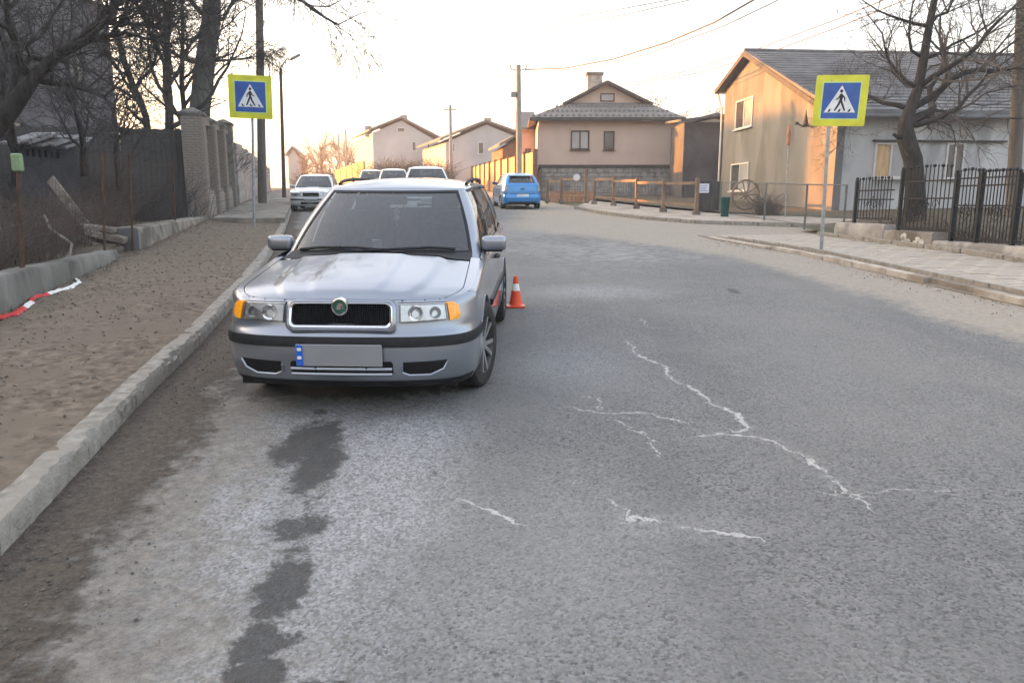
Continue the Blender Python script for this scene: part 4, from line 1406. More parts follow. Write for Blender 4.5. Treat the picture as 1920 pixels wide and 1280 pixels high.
# blue hatchback driving away
make_car('hatchback', 'blue hatchback driving away in front of the ochre fence', 'car', (-0.15, 37.0, G(0, 37.0)), math.radians(188), HATCH, 'paint_blue', front='plain', detail=False, rim='rim_silver')
make_car('saloon_car', 'pale silver car facing the camera, parked far up by the left pavement', 'car', (-8.28, 31.0, G(0, 31)), math.radians(8), WAGON, 'paint_pale', (1.04, 1, 1.03), front='plain', detail=False, rim='rim_silver')
make_car('white_car', 'tall white car right behind the roof of the silver estate car', 'car', (-3.1, 28.0, G(0, 28)), math.radians(8), WAGON, 'paint_white', (1.10, 1, 1.25), front='plain', detail=False, rim='rim_silver')
make_car('white_car', 'white car half hidden behind the tall white one, middle of the three', 'car', (-6.2, 40.0, G(0, 40)), math.radians(10), WAGON, 'paint_white', (1.05, 1, 1.22), front='plain', detail=False, rim='rim_silver')
make_car('white_car', 'small far white car, leftmost of the three behind the silver estate', 'car', (-8.9, 48.0, G(0, 48)), math.radians(10), WAGON, 'paint_white', (1.05, 1, 1.2), front='plain', detail=False, rim='rim_silver')

# ------------------------------------------------------------------ houses
def wall_rect(m, A, B, z0, z1, thick=0.25):
    """upright wall panel from A to B (x, y), its face on the line"""
    A, B = Vector((A[0], A[1], 0)), Vector((B[0], B[1], 0))
    d = (B - A).normalized()
    n = Vector((-d.y, d.x, 0)) * thick
    m.prism([A + Vector((0, 0, z0)), B + Vector((0, 0, z0)), B + Vector((0, 0, z1)), A + Vector((0, 0, z1))], n)

def window(parent, A, B, c, w, h, frame_mat='trim_white', pane_mat='pane', split=1, depth=0.09, reveal=True, name='window', fw=0.06, sill=True):
    """a window on the upright plane A-B (outside on the right hand going A to B) centred at c"""
    d = Vector((B[0] - A[0], B[1] - A[1], 0)).normalized()
    n = Vector((d.y, -d.x, 0))                              # outward
    c = Vector(c)
    up = Vector((0, 0, 1))
    f = MB()
    for s in (-1, 1):
        f.beam(c + d * (s * (w / 2 - fw / 2)) - up * (h / 2) + n * .012, c + d * (s * (w / 2 - fw / 2)) + up * (h / 2) + n * .012, fw, depth, n)
        f.beam(c - d * (w / 2 - fw) + up * (s * (h / 2 - fw / 2)) + n * .012, c + d * (w / 2 - fw) + up * (s * (h / 2 - fw / 2)) + n * .012, depth, fw)
    for k in range(1, split + 1 if split > 1 else 1):
        if k < split:
            x = -w / 2 + w * k / split
            f.beam(c + d * x - up * (h / 2 - fw) + n * .008, c + d * x + up * (h / 2 - fw) + n * .008, fw * .9, depth * .9, n)
    wdw = f.build(name, frame_mat, parent)
    for k in range(split):
        x = -w / 2 + w * (k + .5) / split
        p = MB()
        hw, hh = w / split / 2 - fw * .55, h / 2 - fw
        q = c + d * x + n * .006
        p.add([q - d * hw - up * hh, q + d * hw - up * hh, q + d * hw + up * hh, q - d * hw + up * hh], [(0, 1, 2, 3)])
        p.build('pane', pane_mat if isinstance(pane_mat, str) else pane_mat[k], wdw)
    if sill:
        s_ = MB()
        s_.beam(c - d * (w / 2 + .06) - up * (h / 2 + .03) + n * .06, c + d * (w / 2 + .06) - up * (h / 2 + .03) + n * .06, .16, .05)
        s_.build('sill', 'trim_white' if frame_mat == 'trim_white' else 'trim_dark', wdw)
    return wdw

# --- grey two-storey house at the right, its gable lit by the low sun
ha = math.radians(5)
hu, hv = Vector((math.cos(ha), math.sin(ha), 0)), Vector((-math.sin(ha), math.cos(ha), 0))
HR = Vector((11.9, 28.0, 0))
HL = HR + hv * 11.5
house = thing('grey_house', 'grey rendered house with slate roof and gable lit orange by the sun', 'house', (HR.x, HR.y, G(0, 28)))
zL, zA, zR, g0 = 7.3, 8.42, 4.85, 0.9
gp = lambda t, z: HR + hv * t + Vector((0, 0, z))
LEN = 19.0
m = MB()
m.prism([gp(0, g0), gp(0, zR), gp(8.35, zA - .12), gp(11.5, zL), gp(11.5, g0)], hu * 0.3)
m.build('gable_wall', 'render_gable_dim', house)
m = MB()
m.prism([gp(0, g0) + hu * .302, gp(0, zR) + hu * .302, gp(.3, zR) + hu * .302, gp(.3, g0) + hu * .302], hu * LEN)
m.build('front_wall', 'render_grey', house)
m = MB()
m.prism([gp(11.2, g0) + hu * .302, gp(11.2, zL) + hu * .302, gp(11.5, zL) + hu * .302, gp(11.5, g0) + hu * .302], hu * LEN)
m.prism([gp(.31, g0) + hu * LEN, gp(.31, zR) + hu * LEN, gp(8.35, zA - .12) + hu * LEN, gp(11.19, zL) + hu * LEN, gp(11.19, g0) + hu * LEN], hu * .3)
m.build('back_wall', 'render_grey', house)
roof = MB()
e = -hu * .38
up = Vector((0, 0, 1))
sl_r = (zA - zR) / 8.35
for t0, z0, t1, z1 in ((-.55, zR - .55 * sl_r + .12, 8.35, zA), (11.95, zL - .22 + .12, 8.35, zA)):
    a, b = gp(t0, z0) + e, gp(t1, z1) + e
    roof.prism([a, b, b + up * .12, a + up * .12], hu * (LEN + .9))
rf = roof.build('roof', 'roof_slate', house)
# rows of slates as raised courses near enough to tell apart
m = MB()
nrow = 22
for k in range(nrow):
    t = -.5 + (8.6) * k / nrow
    z = zR + (t) * sl_r + .12 + .14
    m.beam(gp(t, z - .012) + e * .98, gp(t, z - .012) + hu * (LEN + .45), .05, .02)
m.build('slate_course', 'roof_slate', rf)
m = MB()
m.tube([gp(8.35, zA + .14) + e, gp(8.35, zA + .14) + hu * (LEN + .5)], .09, 8)
m.build('ridge', 'roof_slate', rf, smooth=True)
m = MB()
m.beam(gp(-.56, zR - .3) + e * 1.05, gp(8.35, zA - .02) + e * 1.05, .04, .2)
m.beam(gp(11.96, zL - .12) + e * 1.05, gp(8.35, zA - .02) + e * 1.05, .04, .2)
m.build('barge_board', 'trim_dark', rf)
m = MB()
gt = [gp(12.0, zL - .12) + e, gp(12.0, zL - .12) + hu * LEN]
m.tube(gt, .07, 8)
m.tube([gp(12.0, zL - .15) - hu * .2, gp(11.75, zL - .75) - hu * .15, gp(11.6, zL - .95) - hu * .1, gp(11.58, g0) - hu * .1], .05, 8)
m.build('gutter', 'trim_white', house, smooth=True)
m = MB()
m.tube([gp(-.6, zR - .2) + e, gp(-.6, zR - .2) + hu * LEN], .07, 8)
m.tube([gp(-.1, zR - .25) + hu * 11.1, gp(-.1, g0) + hu * 11.1], .06, 8)
m.build('gutter', 'wire_grey', house, smooth=True)
GL, GR = (HL.x, HL.y), (HR.x, HR.y)
for (x0, y0, x1, y1), spl, pan in (((1381, 186, 1412, 240), 2, ('pane', 'pane_pale')), ((1371, 306, 1404, 358), 2, ('pane', 'pane_pale'))):
    a, b = VP(x0, (y0 + y1) / 2, GL, GR), VP(x1, (y0 + y1) / 2, GL, GR)
    zt_, zb2 = VP((x0 + x1) / 2, y0, GL, GR).z, VP((x0 + x1) / 2, y1, GL, GR).z
    c = (a + b) / 2
    c.z = (zt_ + zb2) / 2
    window(house, GL, GR, c, (b - a).length, zt_ - zb2, 'trim_white', pan, spl, fw=.06)
FA, FB_ = (HR.x + hu.x * .3, HR.y + hu.y * .3), (HR.x + hu.x * 18, HR.y + hu.y * 18)
for (x0, y0, x1, y1), pan in (((1638, 268, 1700, 334), ('pane_reflection', 'pane_pale')), ((1772, 268, 1806, 336), ('pane', 'pane'))):
    a, b = VP(x0, (y0 + y1) / 2, FA, FB_), VP(x1, (y0 + y1) / 2, FA, FB_)
    zt_, zb2 = VP((x0 + x1) / 2, y0, FA, FB_).z, VP((x0 + x1) / 2, y1, FA, FB_).z
    c = (a + b) / 2
    c.z = (zt_ + zb2) / 2
    window(house, FA, FB_, c, (b - a).length, zt_ - zb2, 'trim_white', pan, 2, fw=.065)
m = MB()
a, b = VP(1636, 264, FA, FB_), VP(1885, 264, FA, FB_)
b.z = a.z
m.beam(a + Vector((0, -.08, 0)), b + Vector((0, -.08, 0)), .12, .06)
m.build('lintel', 'trim_dark', house)
# bracket lamp at the corner of the gable
m = MB()
bp0 = VP(1518, 236, GL, GR)
m.tube([bp0, bp0 + Vector((-.35, -.2, -.05)), bp0 + Vector((-.62, -.3, .08))], .03, 6)
m.lathe([(.0, .55), (.03, .3), (.10, .0), (.12, -.08), (0, -.12)], 10, None, bp0 + Vector((-.25, -.2, .1)))
m.lathe([(.0, .05), (.07, .02), (.09, -.06), (0, -.08)], 10, None, bp0 + Vector((-.64, -.3, .08)))
m.build('bracket_lamp', 'trim_dark', house, smooth=True)

# --- beige house over the street
BY = 47.0
bz = lambda py: V(1138, py, BY).z
bx = lambda px: V(px, 260, BY).x
beige = thing('beige_house', 'beige house with brown hipped roof, brick chimney and stone ground floor', 'house', (bx(1138), BY, G(0, BY)))
x0, x1, ze, zf, zg = bx(1009), bx(1265), bz(225), bz(309), G(0, BY) - .3
DP = 10.0
m = MB()
m.box(((x0 + x1) / 2, BY + DP / 2, (ze + zf) / 2), (x1 - x0, DP, ze - zf))
m.build('upper_wall', 'render_beige', beige)
m = MB()
m.box(((x0 + x1) / 2, BY + DP / 2 + .08, (zf - .16 + zg) / 2), (x1 - x0 - .35, DP - .1, zf - .16 - zg))
bw = m.build('ground_wall', 'stone', beige)
# coursed stones of the ground floor
random.seed(3)
sx, zc = x0 + .2, zg + .35
while zc < zf - .3:
    hh = random.choice([.26, .32, .38])
    sx = x0 + .2
    while sx < x1 - .5:
        ww = random.uniform(.4, .85)
        MB().box((sx + ww / 2, BY + .03 + .07, zc + hh / 2), (min(ww, x1 - .2 - sx) - .018, .12, hh - .018)).build('stone', 'stone', bw, bevel=.02)
        sx += ww
    zc += hh
m = MB()
m.box(((x0 + x1) / 2, BY + DP / 2, zf - .08), (x1 - x0 + .1, DP + .12, .155))
m.build('string_course', 'trim_dark', beige)
rx0, rx1 = bx(992), bx(1280)
ysk = BY + 1.7
va = V(1139, 151, ysk - .35)
xa, za = va.x, va.z
zsk = V(1139, 193, ysk).z
zel = bz(222)
yo = BY - .55
gl, gr_ = V(1063, 190, ysk).x, V(1214, 190, ysk).x
m = MB()
th = .14
m.prism([(rx0, yo, zel), (rx1, yo, zel), (gr_, ysk, zsk), (gl, ysk, zsk)], (0, 0, -th))
m.prism([(rx0, yo, zel), (gl, ysk, zsk), (gl, BY + DP - 1, zsk), (rx0, BY + DP + .5, zel)], (0, 0, -th))
m.prism([(rx1, yo, zel), (rx1, BY + DP + .5, zel), (gr_, BY + DP - 1, zsk), (gr_, ysk, zsk)], (0, 0, -th))
ov = .35
kx = .28
m.prism([(gl - kx, ysk - ov, zsk - .05), (gl - kx, BY + DP - 1, zsk - .05), (xa, BY + DP - 1, za), (xa, ysk - ov, za)], (0, 0, -th))
m.prism([(gr_ + kx, ysk - ov, zsk - .05), (xa, ysk - ov, za), (xa, BY + DP - 1, za), (gr_ + kx, BY + DP - 1, zsk - .05)], (0, 0, -th))
brf = m.build('roof', 'roof_brown', beige)
m = MB()
m.prism([(gl + .1, ysk + .1, zsk - .1), (gr_ - .1, ysk + .1, zsk - .1), (xa, ysk + .1, za - .16)], (0, .3, 0))
m.build('gable_panel', 'render_beige', beige)
m = MB()
m.beam((rx0, yo - .02, zel - .10), (rx1, yo - .02, zel - .10), .08, .2)
m.beam((gl - kx, ysk - ov - .02, zsk - .13), (xa, ysk - ov - .02, za - .07), .05, .17)
m.beam((gr_ + kx, ysk - ov - .02, zsk - .13), (xa, ysk - ov - .02, za - .07), .05, .17)
m.build('fascia', 'trim_dark', brf)
sg_me = MB().box((0, 0, 0), (.16, .05, .10)).mesh('snow_guard')
for r in range(3):
    for k in range(26):
        f = r / 3.2 + .07
        xx0, xx1 = rx0 + (gl - rx0) * f, rx1 + (gr_ - rx1) * f
        xx = xx0 + (xx1 - xx0) * (k + .5 * (r % 2) + .3) / 26.5
        put('snow_guard', sg_me, 'roof_brown', brf, Vector((xx, yo + (ysk - yo) * f, zel + (zsk - zel) * f + .05)) - Vector(brf['_base']))
m = MB()
cq0, cq1 = V(1101, 140, BY + 3.4), V(1127, 190, BY + 3.4)
cx0, cx1 = cq0.x, cq1.x
m.box(((cx0 + cx1) / 2, BY + 3.4, (cq0.z + cq1.z) / 2), (cx1 - cx0, .8, cq0.z - cq1.z))
ch = m.build('chimney', 'stone', brf, bevel=.02)
m = MB()
m.box(((cx0 + cx1) / 2, BY + 3.4, cq0.z), (cx1 - cx0 + .16, .95, .16))
m.build('chimney_cap', 'concrete', ch) if False else m.build('chimney_cap', 'concrete', brf)
m = MB()
m.box((bx(1176), BY + 5, bz(172)), (.5, .5, .9))
m.build('chimney', 'concrete', brf)
WA, WB = (x0, BY), (x1, BY)
for a0, b0, a1, b1, sp_ in ((1070, 245, 1105, 281, 2), (1132, 246, 1152, 281, 1)):
    window(beige, WA, WB, ((bx(a0) + bx(a1)) / 2, BY, (bz(b0) + bz(b1)) / 2), bx(a1) - bx(a0), bz(b0) - bz(b1), 'frame_brown', ('pane_pale', 'pane_pale') if sp_ == 2 else 'pane', sp_, fw=.09)
window(beige, (0, ysk + .1), (1, ysk + .1), (V(1139, 182, ysk + .1).x, ysk + .1, V(1139, 183, ysk + .1).z), .9, .5, 'frame_brown', 'pane_pale', 1, fw=.07, sill=False)
m = MB()
m.tube([(x0 + .05, BY - .35, zel - .2), (x0 + .0, BY - .1, zel - .6), (x0 - .05, BY - .07, zf - .3)], .05, 6)
m.tube([(x1 + .05, BY - .07, zel - .5), (x1 + .05, BY - .07, zg)], .05, 6)
m.build('downpipe', 'trim_white', beige, smooth=True)
# wing at its left side, further back
wing = thing('house_wing', 'narrow brown wing of the beige house behind the utility pole', 'house', (bx(985), BY + 6, G(0, BY)))
m = MB()
m.box((x0 - .52, BY + 9, (6.6 + zg) / 2), (1.0, 7.0, 6.6 - zg))
m.build('wall', 'render_beige', wing)
m = MB()
m.prism([(x0 - 1.35, BY + 5.1, 6.5), (x0 - .01, BY + 5.1, 6.5), (x0 - .01, BY + 8.5, 7.9), (x0 - 1.35, BY + 8.5, 7.9)], (0, 0, .14))
m.prism([(x0 - 1.35, BY + 12.9, 6.5), (x0 - 1.35, BY + 8.5, 7.9), (x0 - .01, BY + 8.5, 7.9), (x0 - .01, BY + 12.9, 6.5)], (0, 0, .14))
m.build('roof', 'roof_brown', wing)
window(wing, (0, BY + 5.5), (1, BY + 5.5), (x0 - .5, BY + 5.5, 4.6), .4, 1.3, 'frame_brown', 'pane', 1, fw=.07)

# --- dark shed between the two houses
sh = thing('dark_shed', 'dark tarpaulin-covered shed between the beige and grey houses', 'shed', (9.6, 42, G(0, 42)))
m = MB()
m.box((11.2, 43.5, 3.6), (3.6, 3.5, 4.6))
m.build('wall', 'tarp', sh)
m = MB()
m.prism([(9.1, 41.4, 5.9), (13.4, 41.4, 6.4), (13.4, 45.6, 6.7), (9.1, 45.6, 6.2)], (0, 0, .12))
m.build('roof', 'roof_slate', sh)
sh2 = thing('back_house', 'low house roof with pale gable showing above the dark shed', 'house', (14, 58, G(0, 58)))
m = MB()
q = [V(1270, 240, 58), V(1350, 240, 58)]
m.prism([(q[0].x, 58, 2), (q[1].x + 2, 58, 2), (q[1].x + 2, 58, V(1, 238, 58).z), ((q[0].x + q[1].x) / 2 + 1.2, 58, V(1, 222, 58).z), (q[0].x, 58, V(1, 238, 58).z)], (0, 6, 0))
m.build('wall', 'render_cream', sh2)
m = MB()
za_, zb3 = V(1, 220, 58).z, V(1, 238, 58).z
xm = (q[0].x + q[1].x) / 2 + 1.2
m.prism([(q[0].x - .4, 57.5, zb3 - .05), (xm, 57.5, za_ + .1), (xm, 57.5, za_ + .3), (q[0].x - .4, 57.5, zb3 + .15)], (0, 7, 0))
m.prism([(q[1].x + 2.4, 57.5, zb3 - .05), (xm, 57.5, za_ + .1), (xm, 57.5, za_ + .3), (q[1].x + 2.4, 57.5, zb3 + .15)], (0, 7, 0))
m.build('roof', 'roof_brown', sh2)

# --- far houses up the street
def far_house(name, label, Yd, px0, px1, pe_l, apex, pe_r, wallm, roofm, wins=(), depth=9.0, skew=-2.5, base=330, chim=(), sidem=None):
    """gable front seen across the street: px coordinates at distance Yd"""
    t = thing(name, label, 'house', (V((px0 + px1) / 2, base, Yd).x, Yd, G(0, Yd)))
    P = lambda x, y: V(x, y, Yd)
    zb_ = G(0, Yd) - 1
    a, b, c = P(*pe_l), P(*apex), P(*pe_r)
    m = MB()
    m.prism([(P(px0, 300).x, Yd, zb_), (P(px1, 300).x, Yd, zb_), (P(px1, 300).x, Yd, c.z - .2), (b.x, Yd, b.z - .25), (P(px0, 300).x, Yd, a.z - .2)], (skew, depth, 0))
    m.build('wall', wallm, t)
    r = MB()
    n = Vector((skew * 1.05, depth + .6, 0))
    f = Vector((0, -.4, 0))
    r.prism([a + f, b + f, b + f + Vector((0, 0, .2)), a + f + Vector((0, 0, .2))], n)
    r.prism([c + f, b + f, b + f + Vector((0, 0, .2)), c + f + Vector((0, 0, .2))], n)
    ro = r.build('roof', roofm, t)
    for cx, cy, ch_ in chim:
        q = P(cx, cy)
        MB().box((q.x, Yd + 2.5, q.z), (.7, .7, ch_)).build('chimney', 'stone', ro)
    for wx0, wy0, wx1, wy1 in wins:
        q0, q1 = P(wx0, wy0), P(wx1, wy1)
        window(t, (0, Yd), (1, Yd), ((q0.x + q1.x) / 2, Yd, (q0.z + q1.z) / 2), q1.x - q0.x, q0.z - q1.z, 'trim_white', 'pane', 1, fw=.1, sill=False)
    return t
far_house('gable_house', 'pale grey gable house far up the street, left of the pole', 88, 700, 822, (693, 246), (753, 222), (832, 263), 'render_far', 'roof_brown', ((744, 239, 760, 249), (772, 265, 781, 284), (800, 268, 807, 284)), 12, -4.5, chim=((752, 219, .9), (683, 243, 1.2)))
far_house('gable_house', 'grey house far up the street behind the two poles', 76, 836, 966, (826, 264), (912, 229), (976, 252), 'render_far', 'roof_brown', ((896, 266, 908, 290), (848, 268, 854, 286)), 10, -3.5, chim=((913, 226, 1.0),))
far_house('lean_to', 'small reddish shed gable far behind the blue hatchback', 62, 942, 985, (936, 275), (966, 258), (992, 268), 'fence_brown', 'roof_brown', (), 5, -1)
far_house('gable_house', 'small pale house at the far left end of the street', 115, 540, 562, (536, 292), (549, 276), (566, 292), 'render_far', 'roof_brown', (), 6, -1)

# --- dark buildings on the left; those beyond the frame are added to block sun and sky glow
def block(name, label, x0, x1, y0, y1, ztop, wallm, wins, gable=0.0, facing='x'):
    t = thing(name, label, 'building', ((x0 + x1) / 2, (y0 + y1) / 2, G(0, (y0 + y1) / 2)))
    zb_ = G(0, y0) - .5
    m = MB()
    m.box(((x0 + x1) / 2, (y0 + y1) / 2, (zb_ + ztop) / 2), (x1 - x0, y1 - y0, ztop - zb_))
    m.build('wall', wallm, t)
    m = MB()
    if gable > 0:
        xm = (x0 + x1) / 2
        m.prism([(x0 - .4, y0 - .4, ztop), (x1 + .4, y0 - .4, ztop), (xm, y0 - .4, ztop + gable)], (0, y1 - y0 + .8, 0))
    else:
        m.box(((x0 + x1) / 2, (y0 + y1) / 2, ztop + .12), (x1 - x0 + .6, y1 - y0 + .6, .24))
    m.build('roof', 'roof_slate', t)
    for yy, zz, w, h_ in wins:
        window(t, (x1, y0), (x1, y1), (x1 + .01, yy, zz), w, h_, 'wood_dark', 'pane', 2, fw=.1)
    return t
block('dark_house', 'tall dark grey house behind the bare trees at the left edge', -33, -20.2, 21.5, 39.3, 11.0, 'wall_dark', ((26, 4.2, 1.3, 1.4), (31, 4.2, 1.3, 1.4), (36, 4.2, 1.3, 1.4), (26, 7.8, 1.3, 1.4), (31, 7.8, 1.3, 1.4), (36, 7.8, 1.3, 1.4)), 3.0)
block('near_shade_block', 'unseen two-storey house added on the left beside the camera to shade the street', -33, -17.5, -14, 20.8, 8.5, 'wall_dark', ((4, 2.5, 1.3, 1.4), (12, 2.5, 1.3, 1.4)), 2.5)
block('west_glow_block', 'unseen long house added beyond the left gardens to block western sky glow', -78, -62, 22, 53.5, 12.0, 'render_far', ((30, 6, 1.3, 1.4), (40, 6, 1.3, 1.4)), 2.0)
block('gable_shade_block', 'unseen tall block added beyond the left gardens, shaped to shade the grey gable', -67, -62, 58.7, 67.2, 16.2, 'render_far', ((59.5, 6, 1.3, 1.4), (64, 6, 1.3, 1.4)), 0)

# ------------------------------------------------------------------ left side: low walls, brick piers, board fence
random.seed(12)
lw = thing('low_wall', 'low weathered concrete wall at the left edge of the earth path', 'wall', (-5.3, 7.5, G(0, 7.5)))
pts = [(-1.0, 0.80), (3, .80), (7.48, .86), (12.45, .83)]
for (ya, za_), (yb, zb_) in zip(pts[:-1], pts[1:]):
    a, b = Vector((xw(ya), ya, 0)), Vector((xw(yb) , yb, 0))
    d = (b - a).normalized()
    n = Vector((-d.y, d.x, 0)) * .28
    mm = MB()
    rows = []
    ns = 14
    for i in range(ns + 1):
        p = a + d * ((b - a).length * i / ns)
        zt_ = za_ + (zb_ - za_) * i / ns + random.uniform(-.012, .012)
        g = G(0, p.y)
        j = random.uniform(-.01, .01)
        rows.append([p + Vector((0, 0, g - .2)), p + n * .02 + Vector((j, 0, (g + zt_) / 2)), p + n * .06 + Vector((j, 0, zt_ - .03)), p + n * .14 + Vector((0, 0, zt_)), p + n * .9 + Vector((0, 0, zt_ + random.uniform(-.01, .01))), p + n + Vector((0, 0, zt_ - .05)), p + n + Vector((0, 0, g - .2))])
    mm.grid(rows)
    mm.f.append(tuple(range(7)))
    mm.f.append(tuple(range(ns * 7, ns * 7 + 7)))
    mm.build('wall_section', 'concrete', lw, smooth=True)
fw_ = thing('footing_block', 'concrete footing block with dark end face running up to the brick piers', 'wall', (-6.95, 13.6, G(0, 13.6)))
a, b = Vector((xw(13.83) + .05, 13.83, 0)), Vector((xw(23.4), 23.4, 0))
d = (b - a).normalized()
n = Vector((-d.y, d.x, 0))
mm = MB()
rows = []
for i in range(13):
    p = a + d * ((b - a).length * i / 12)
    z = 1.14 + random.uniform(-.008, .008) + .004 * i
    rows.append([p + Vector((0, 0, G(0, p.y) - .2)), p + n * .02 + Vector((0, 0, z - .03)), p + n * .05 + Vector((0, 0, z)), p + n * .42 + Vector((0, 0, z)), p + n * .45 + Vector((0, 0, z - .04)), p + n * .45 + Vector((0, 0, G(0, p.y) - .2))])
mm.grid(rows)
mm.f.append(tuple(range(6)))
mm.f.append(tuple(range(72, 78)))
mm.build('footing', 'concrete_old', fw_, smooth=True)
mm = MB()
ep = a + n * .225 - d * .03
mm.box((ep.x, ep.y, .80), (.43, .05, .66), Matrix.Rotation(math.atan2(n.y, n.x) + math.pi, 3, 'Z'))
mm.build('end_plate', 'wall_dark', fw_)

# brick piers and brick-and-slab panels
bm_f = MB().box((0, 0, 0), (.25, .03, .066)).mesh('brick', bevel=.006)
bm_h = MB().box((0, 0, 0), (.125, .03, .066)).mesh('brick', bevel=.006)
def brick_face(parent, o, d, n, w, z0, z1, mat='brick', skip=None, limit=9999):
    """bricks laid on an upright face: o start, d along, n outward (own frame of parent)"""
    z = z0
    r = 0
    k = 0
    rot = (0, 0, math.atan2(d.y, d.x))
    for me_ in (bm_f, bm_h):
        pass
    while z < z1 - .05:
        x = 0.0
        first = (r % 2 == 1)
        while x < w - .06:
            L_ = .125 if (first or w - x < .2) else .25
            first = False
            if k < limit:
                p = o + d * (x + L_ / 2) + n * (.008 + random.uniform(-.003, .005)) + Vector((0, 0, z + .035))
                me_ = (BR[mat][0] if L_ > .2 else BR[mat][1])
                put('brick', me_, None, parent, p, (0, 0, rot[2]), ((L_ - .012) / L_, 1, 1))
                k += 1
            x += L_
        z += .078
        r += 1
BR = {}
for mt in ('brick', 'brick_pale'):
    pr = []
    for s_ in (.25, .125):
        me_ = MB().box((0, 0, 0), (s_, .03, .066)).mesh('brick', bevel=.006)
        me_.materials.append(MATS[mt])
        pr.append(me_)
    BR[mt] = pr
PI0 = Vector((xw(23.6), 23.6, 0))
pd = Vector((xw(48) - xw(24), 24, 0)).normalized()
pn = Vector((pd.y, -pd.x, 0))                         # towards the street
pr_labels = ['tall brick gate pier behind the footing block, nearest of the row', 'second brick pier of the left wall, beside the nearest slab panel', 'third brick pier of the left wall, left of the crossing sign pole', 'fourth brick pier, behind the left crossing sign pole']
pier_w = .62
for k in range(4):
    s0 = k * 2.75
    p = PI0 + pd * s0
    g = G(0, p.y)
    top_ = (4.25, 4.3, 4.4, 4.75)[k]
    t = thing('brick_pier', pr_labels[k], 'pier', (p.x, p.y, g), 'brick piers of the left wall')
    c = p + pd * (pier_w / 2) - pn * (pier_w / 2)
    mm = MB()
    R_ = Matrix.Rotation(math.atan2(pd.y, pd.x), 3, 'Z')
    mm.box((c.x, c.y, (g - .3 + top_) / 2), (pier_w - .01, pier_w - .01, top_ - g + .3), R_)
    core = mm.build('core', 'mortar', t)
    lz = -.1
    brick_face(t, Vector((0, 0, 0)), pd, pn, pier_w, lz, top_ - g)
    if k < 3:
        brick_face(t, -pn * pier_w, pn, -pd, pier_w, lz, top_ - g)
    mm = MB()
    mm.box((c.x, c.y, top_ + .04), (pier_w + .14, pier_w + .14, .08), R_)
    mm.box((c.x, c.y, top_ + .16), (pier_w + .10, pier_w + .10, .16), R_, taper=.15)
    mm.build('cap', 'concrete', t, bevel=.008)
for k in range(3):
    s0 = k * 2.75 + pier_w
    p = PI0 + pd * s0
    g = G(0, p.y)
    t = thing('wall_panel', ('slab panel between the first and second brick piers', 'slab panel between the second and third brick piers', 'slab panel between the third and fourth brick piers')[k], 'wall', (p.x, p.y, g), 'slab panels of the left wall')
    R_ = Matrix.Rotation(math.atan2(pd.y, pd.x), 3, 'Z')
    ln = 2.75 - pier_w
    c = p + pd * (ln / 2) - pn * .30
    z0_, z1_ = 1.05, 2.65
    mm = MB()
    mm.box((c.x, c.y, g + .35), (ln, .36, 1.4), R_)
    mm.build('plinth', 'mortar', t)
    brick_face(t, -pn * .11, pd, pn, ln, -.1, 1.0, 'brick_pale', limit=120)
    mm = MB()
    for q in range(11):
        zc_ = g + 1.06 + q * .19
        mm2 = MB()
        mm2.box((c.x, c.y, zc_ + .092), (ln, .12, .178), R_)
        mm2.build('slab', 'concrete_old', t, bevel=.012)
    mm = MB()
    mm.box((c.x, c.y, g + 1.05 + 11 * .19 + .12), (ln, .36, .2), R_)
    mm.build('coping', 'brick', t, bevel=.01)
# long low wall further along the left pavement
t = thing('garden_wall', 'long dark stone wall running up the left side beyond the brick piers', 'wall', (xw(36), 36, G(0, 36)))
for k in range(8):
    ya, yb = 35.2 + k * 3.0, 35.2 + (k + 1) * 3.0 - .05
    a, b = Vector((xw(ya) - .2, ya, 0)), Vector((xw(yb) - .2, yb, 0))
    mm = MB()
    hh = 2.9 - .14 * k
    mm.prism([a + Vector((0, 0, G(0, ya) - .3)), b + Vector((0, 0, G(0, yb) - .3)), b + Vector((0, 0, G(0, yb) + hh)), a + Vector((0, 0, G(0, ya) + hh))], (-.3, -.06, 0))
    mm.build('wall_section', 'stone', t, bevel=.02)

# board fence behind the brambles, dark
bf = thing('board_fence', 'dark weathered board fence behind the brambles on the left', 'fence', (-11.5, 20.5, G(0, 20)))
FA0, FB0 = Vector((-18.2, 20.2, 0)), Vector((-10.2, 24.12, 0))
d = (FB0 - FA0).normalized()
nb = int((FB0 - FA0).length / .155)
bme = MB().box((0, 0, 0), (.165, .025, 1.0)).mesh('board')
bme.materials.append(MATS['wood_dark'])
random.seed(5)
for k in range(nb):
    p = FA0 + d * (k * .155 + .07)
    hgt = 2.75 + random.uniform(-.04, .04) if k > nb * .3 else 2.6 + random.uniform(-.05, .05)
    put('board', bme, None, bf, Vector((p.x, p.y, G(0, p.y) + .15 + hgt / 2)) - Vector(bf['_base']), (0, random.uniform(-.01, .01), math.atan2(d.y, d.x) + random.uniform(-.04, .04)), (1, 1, hgt))
for zz in (.7, 2.1):
    MB().beam(FA0 + Vector((0, .05, G(0, 19) + zz)), FB0 + Vector((0, .05, G(0, 24) + zz)), .04, .09).build('rail', 'wood_dark', bf)
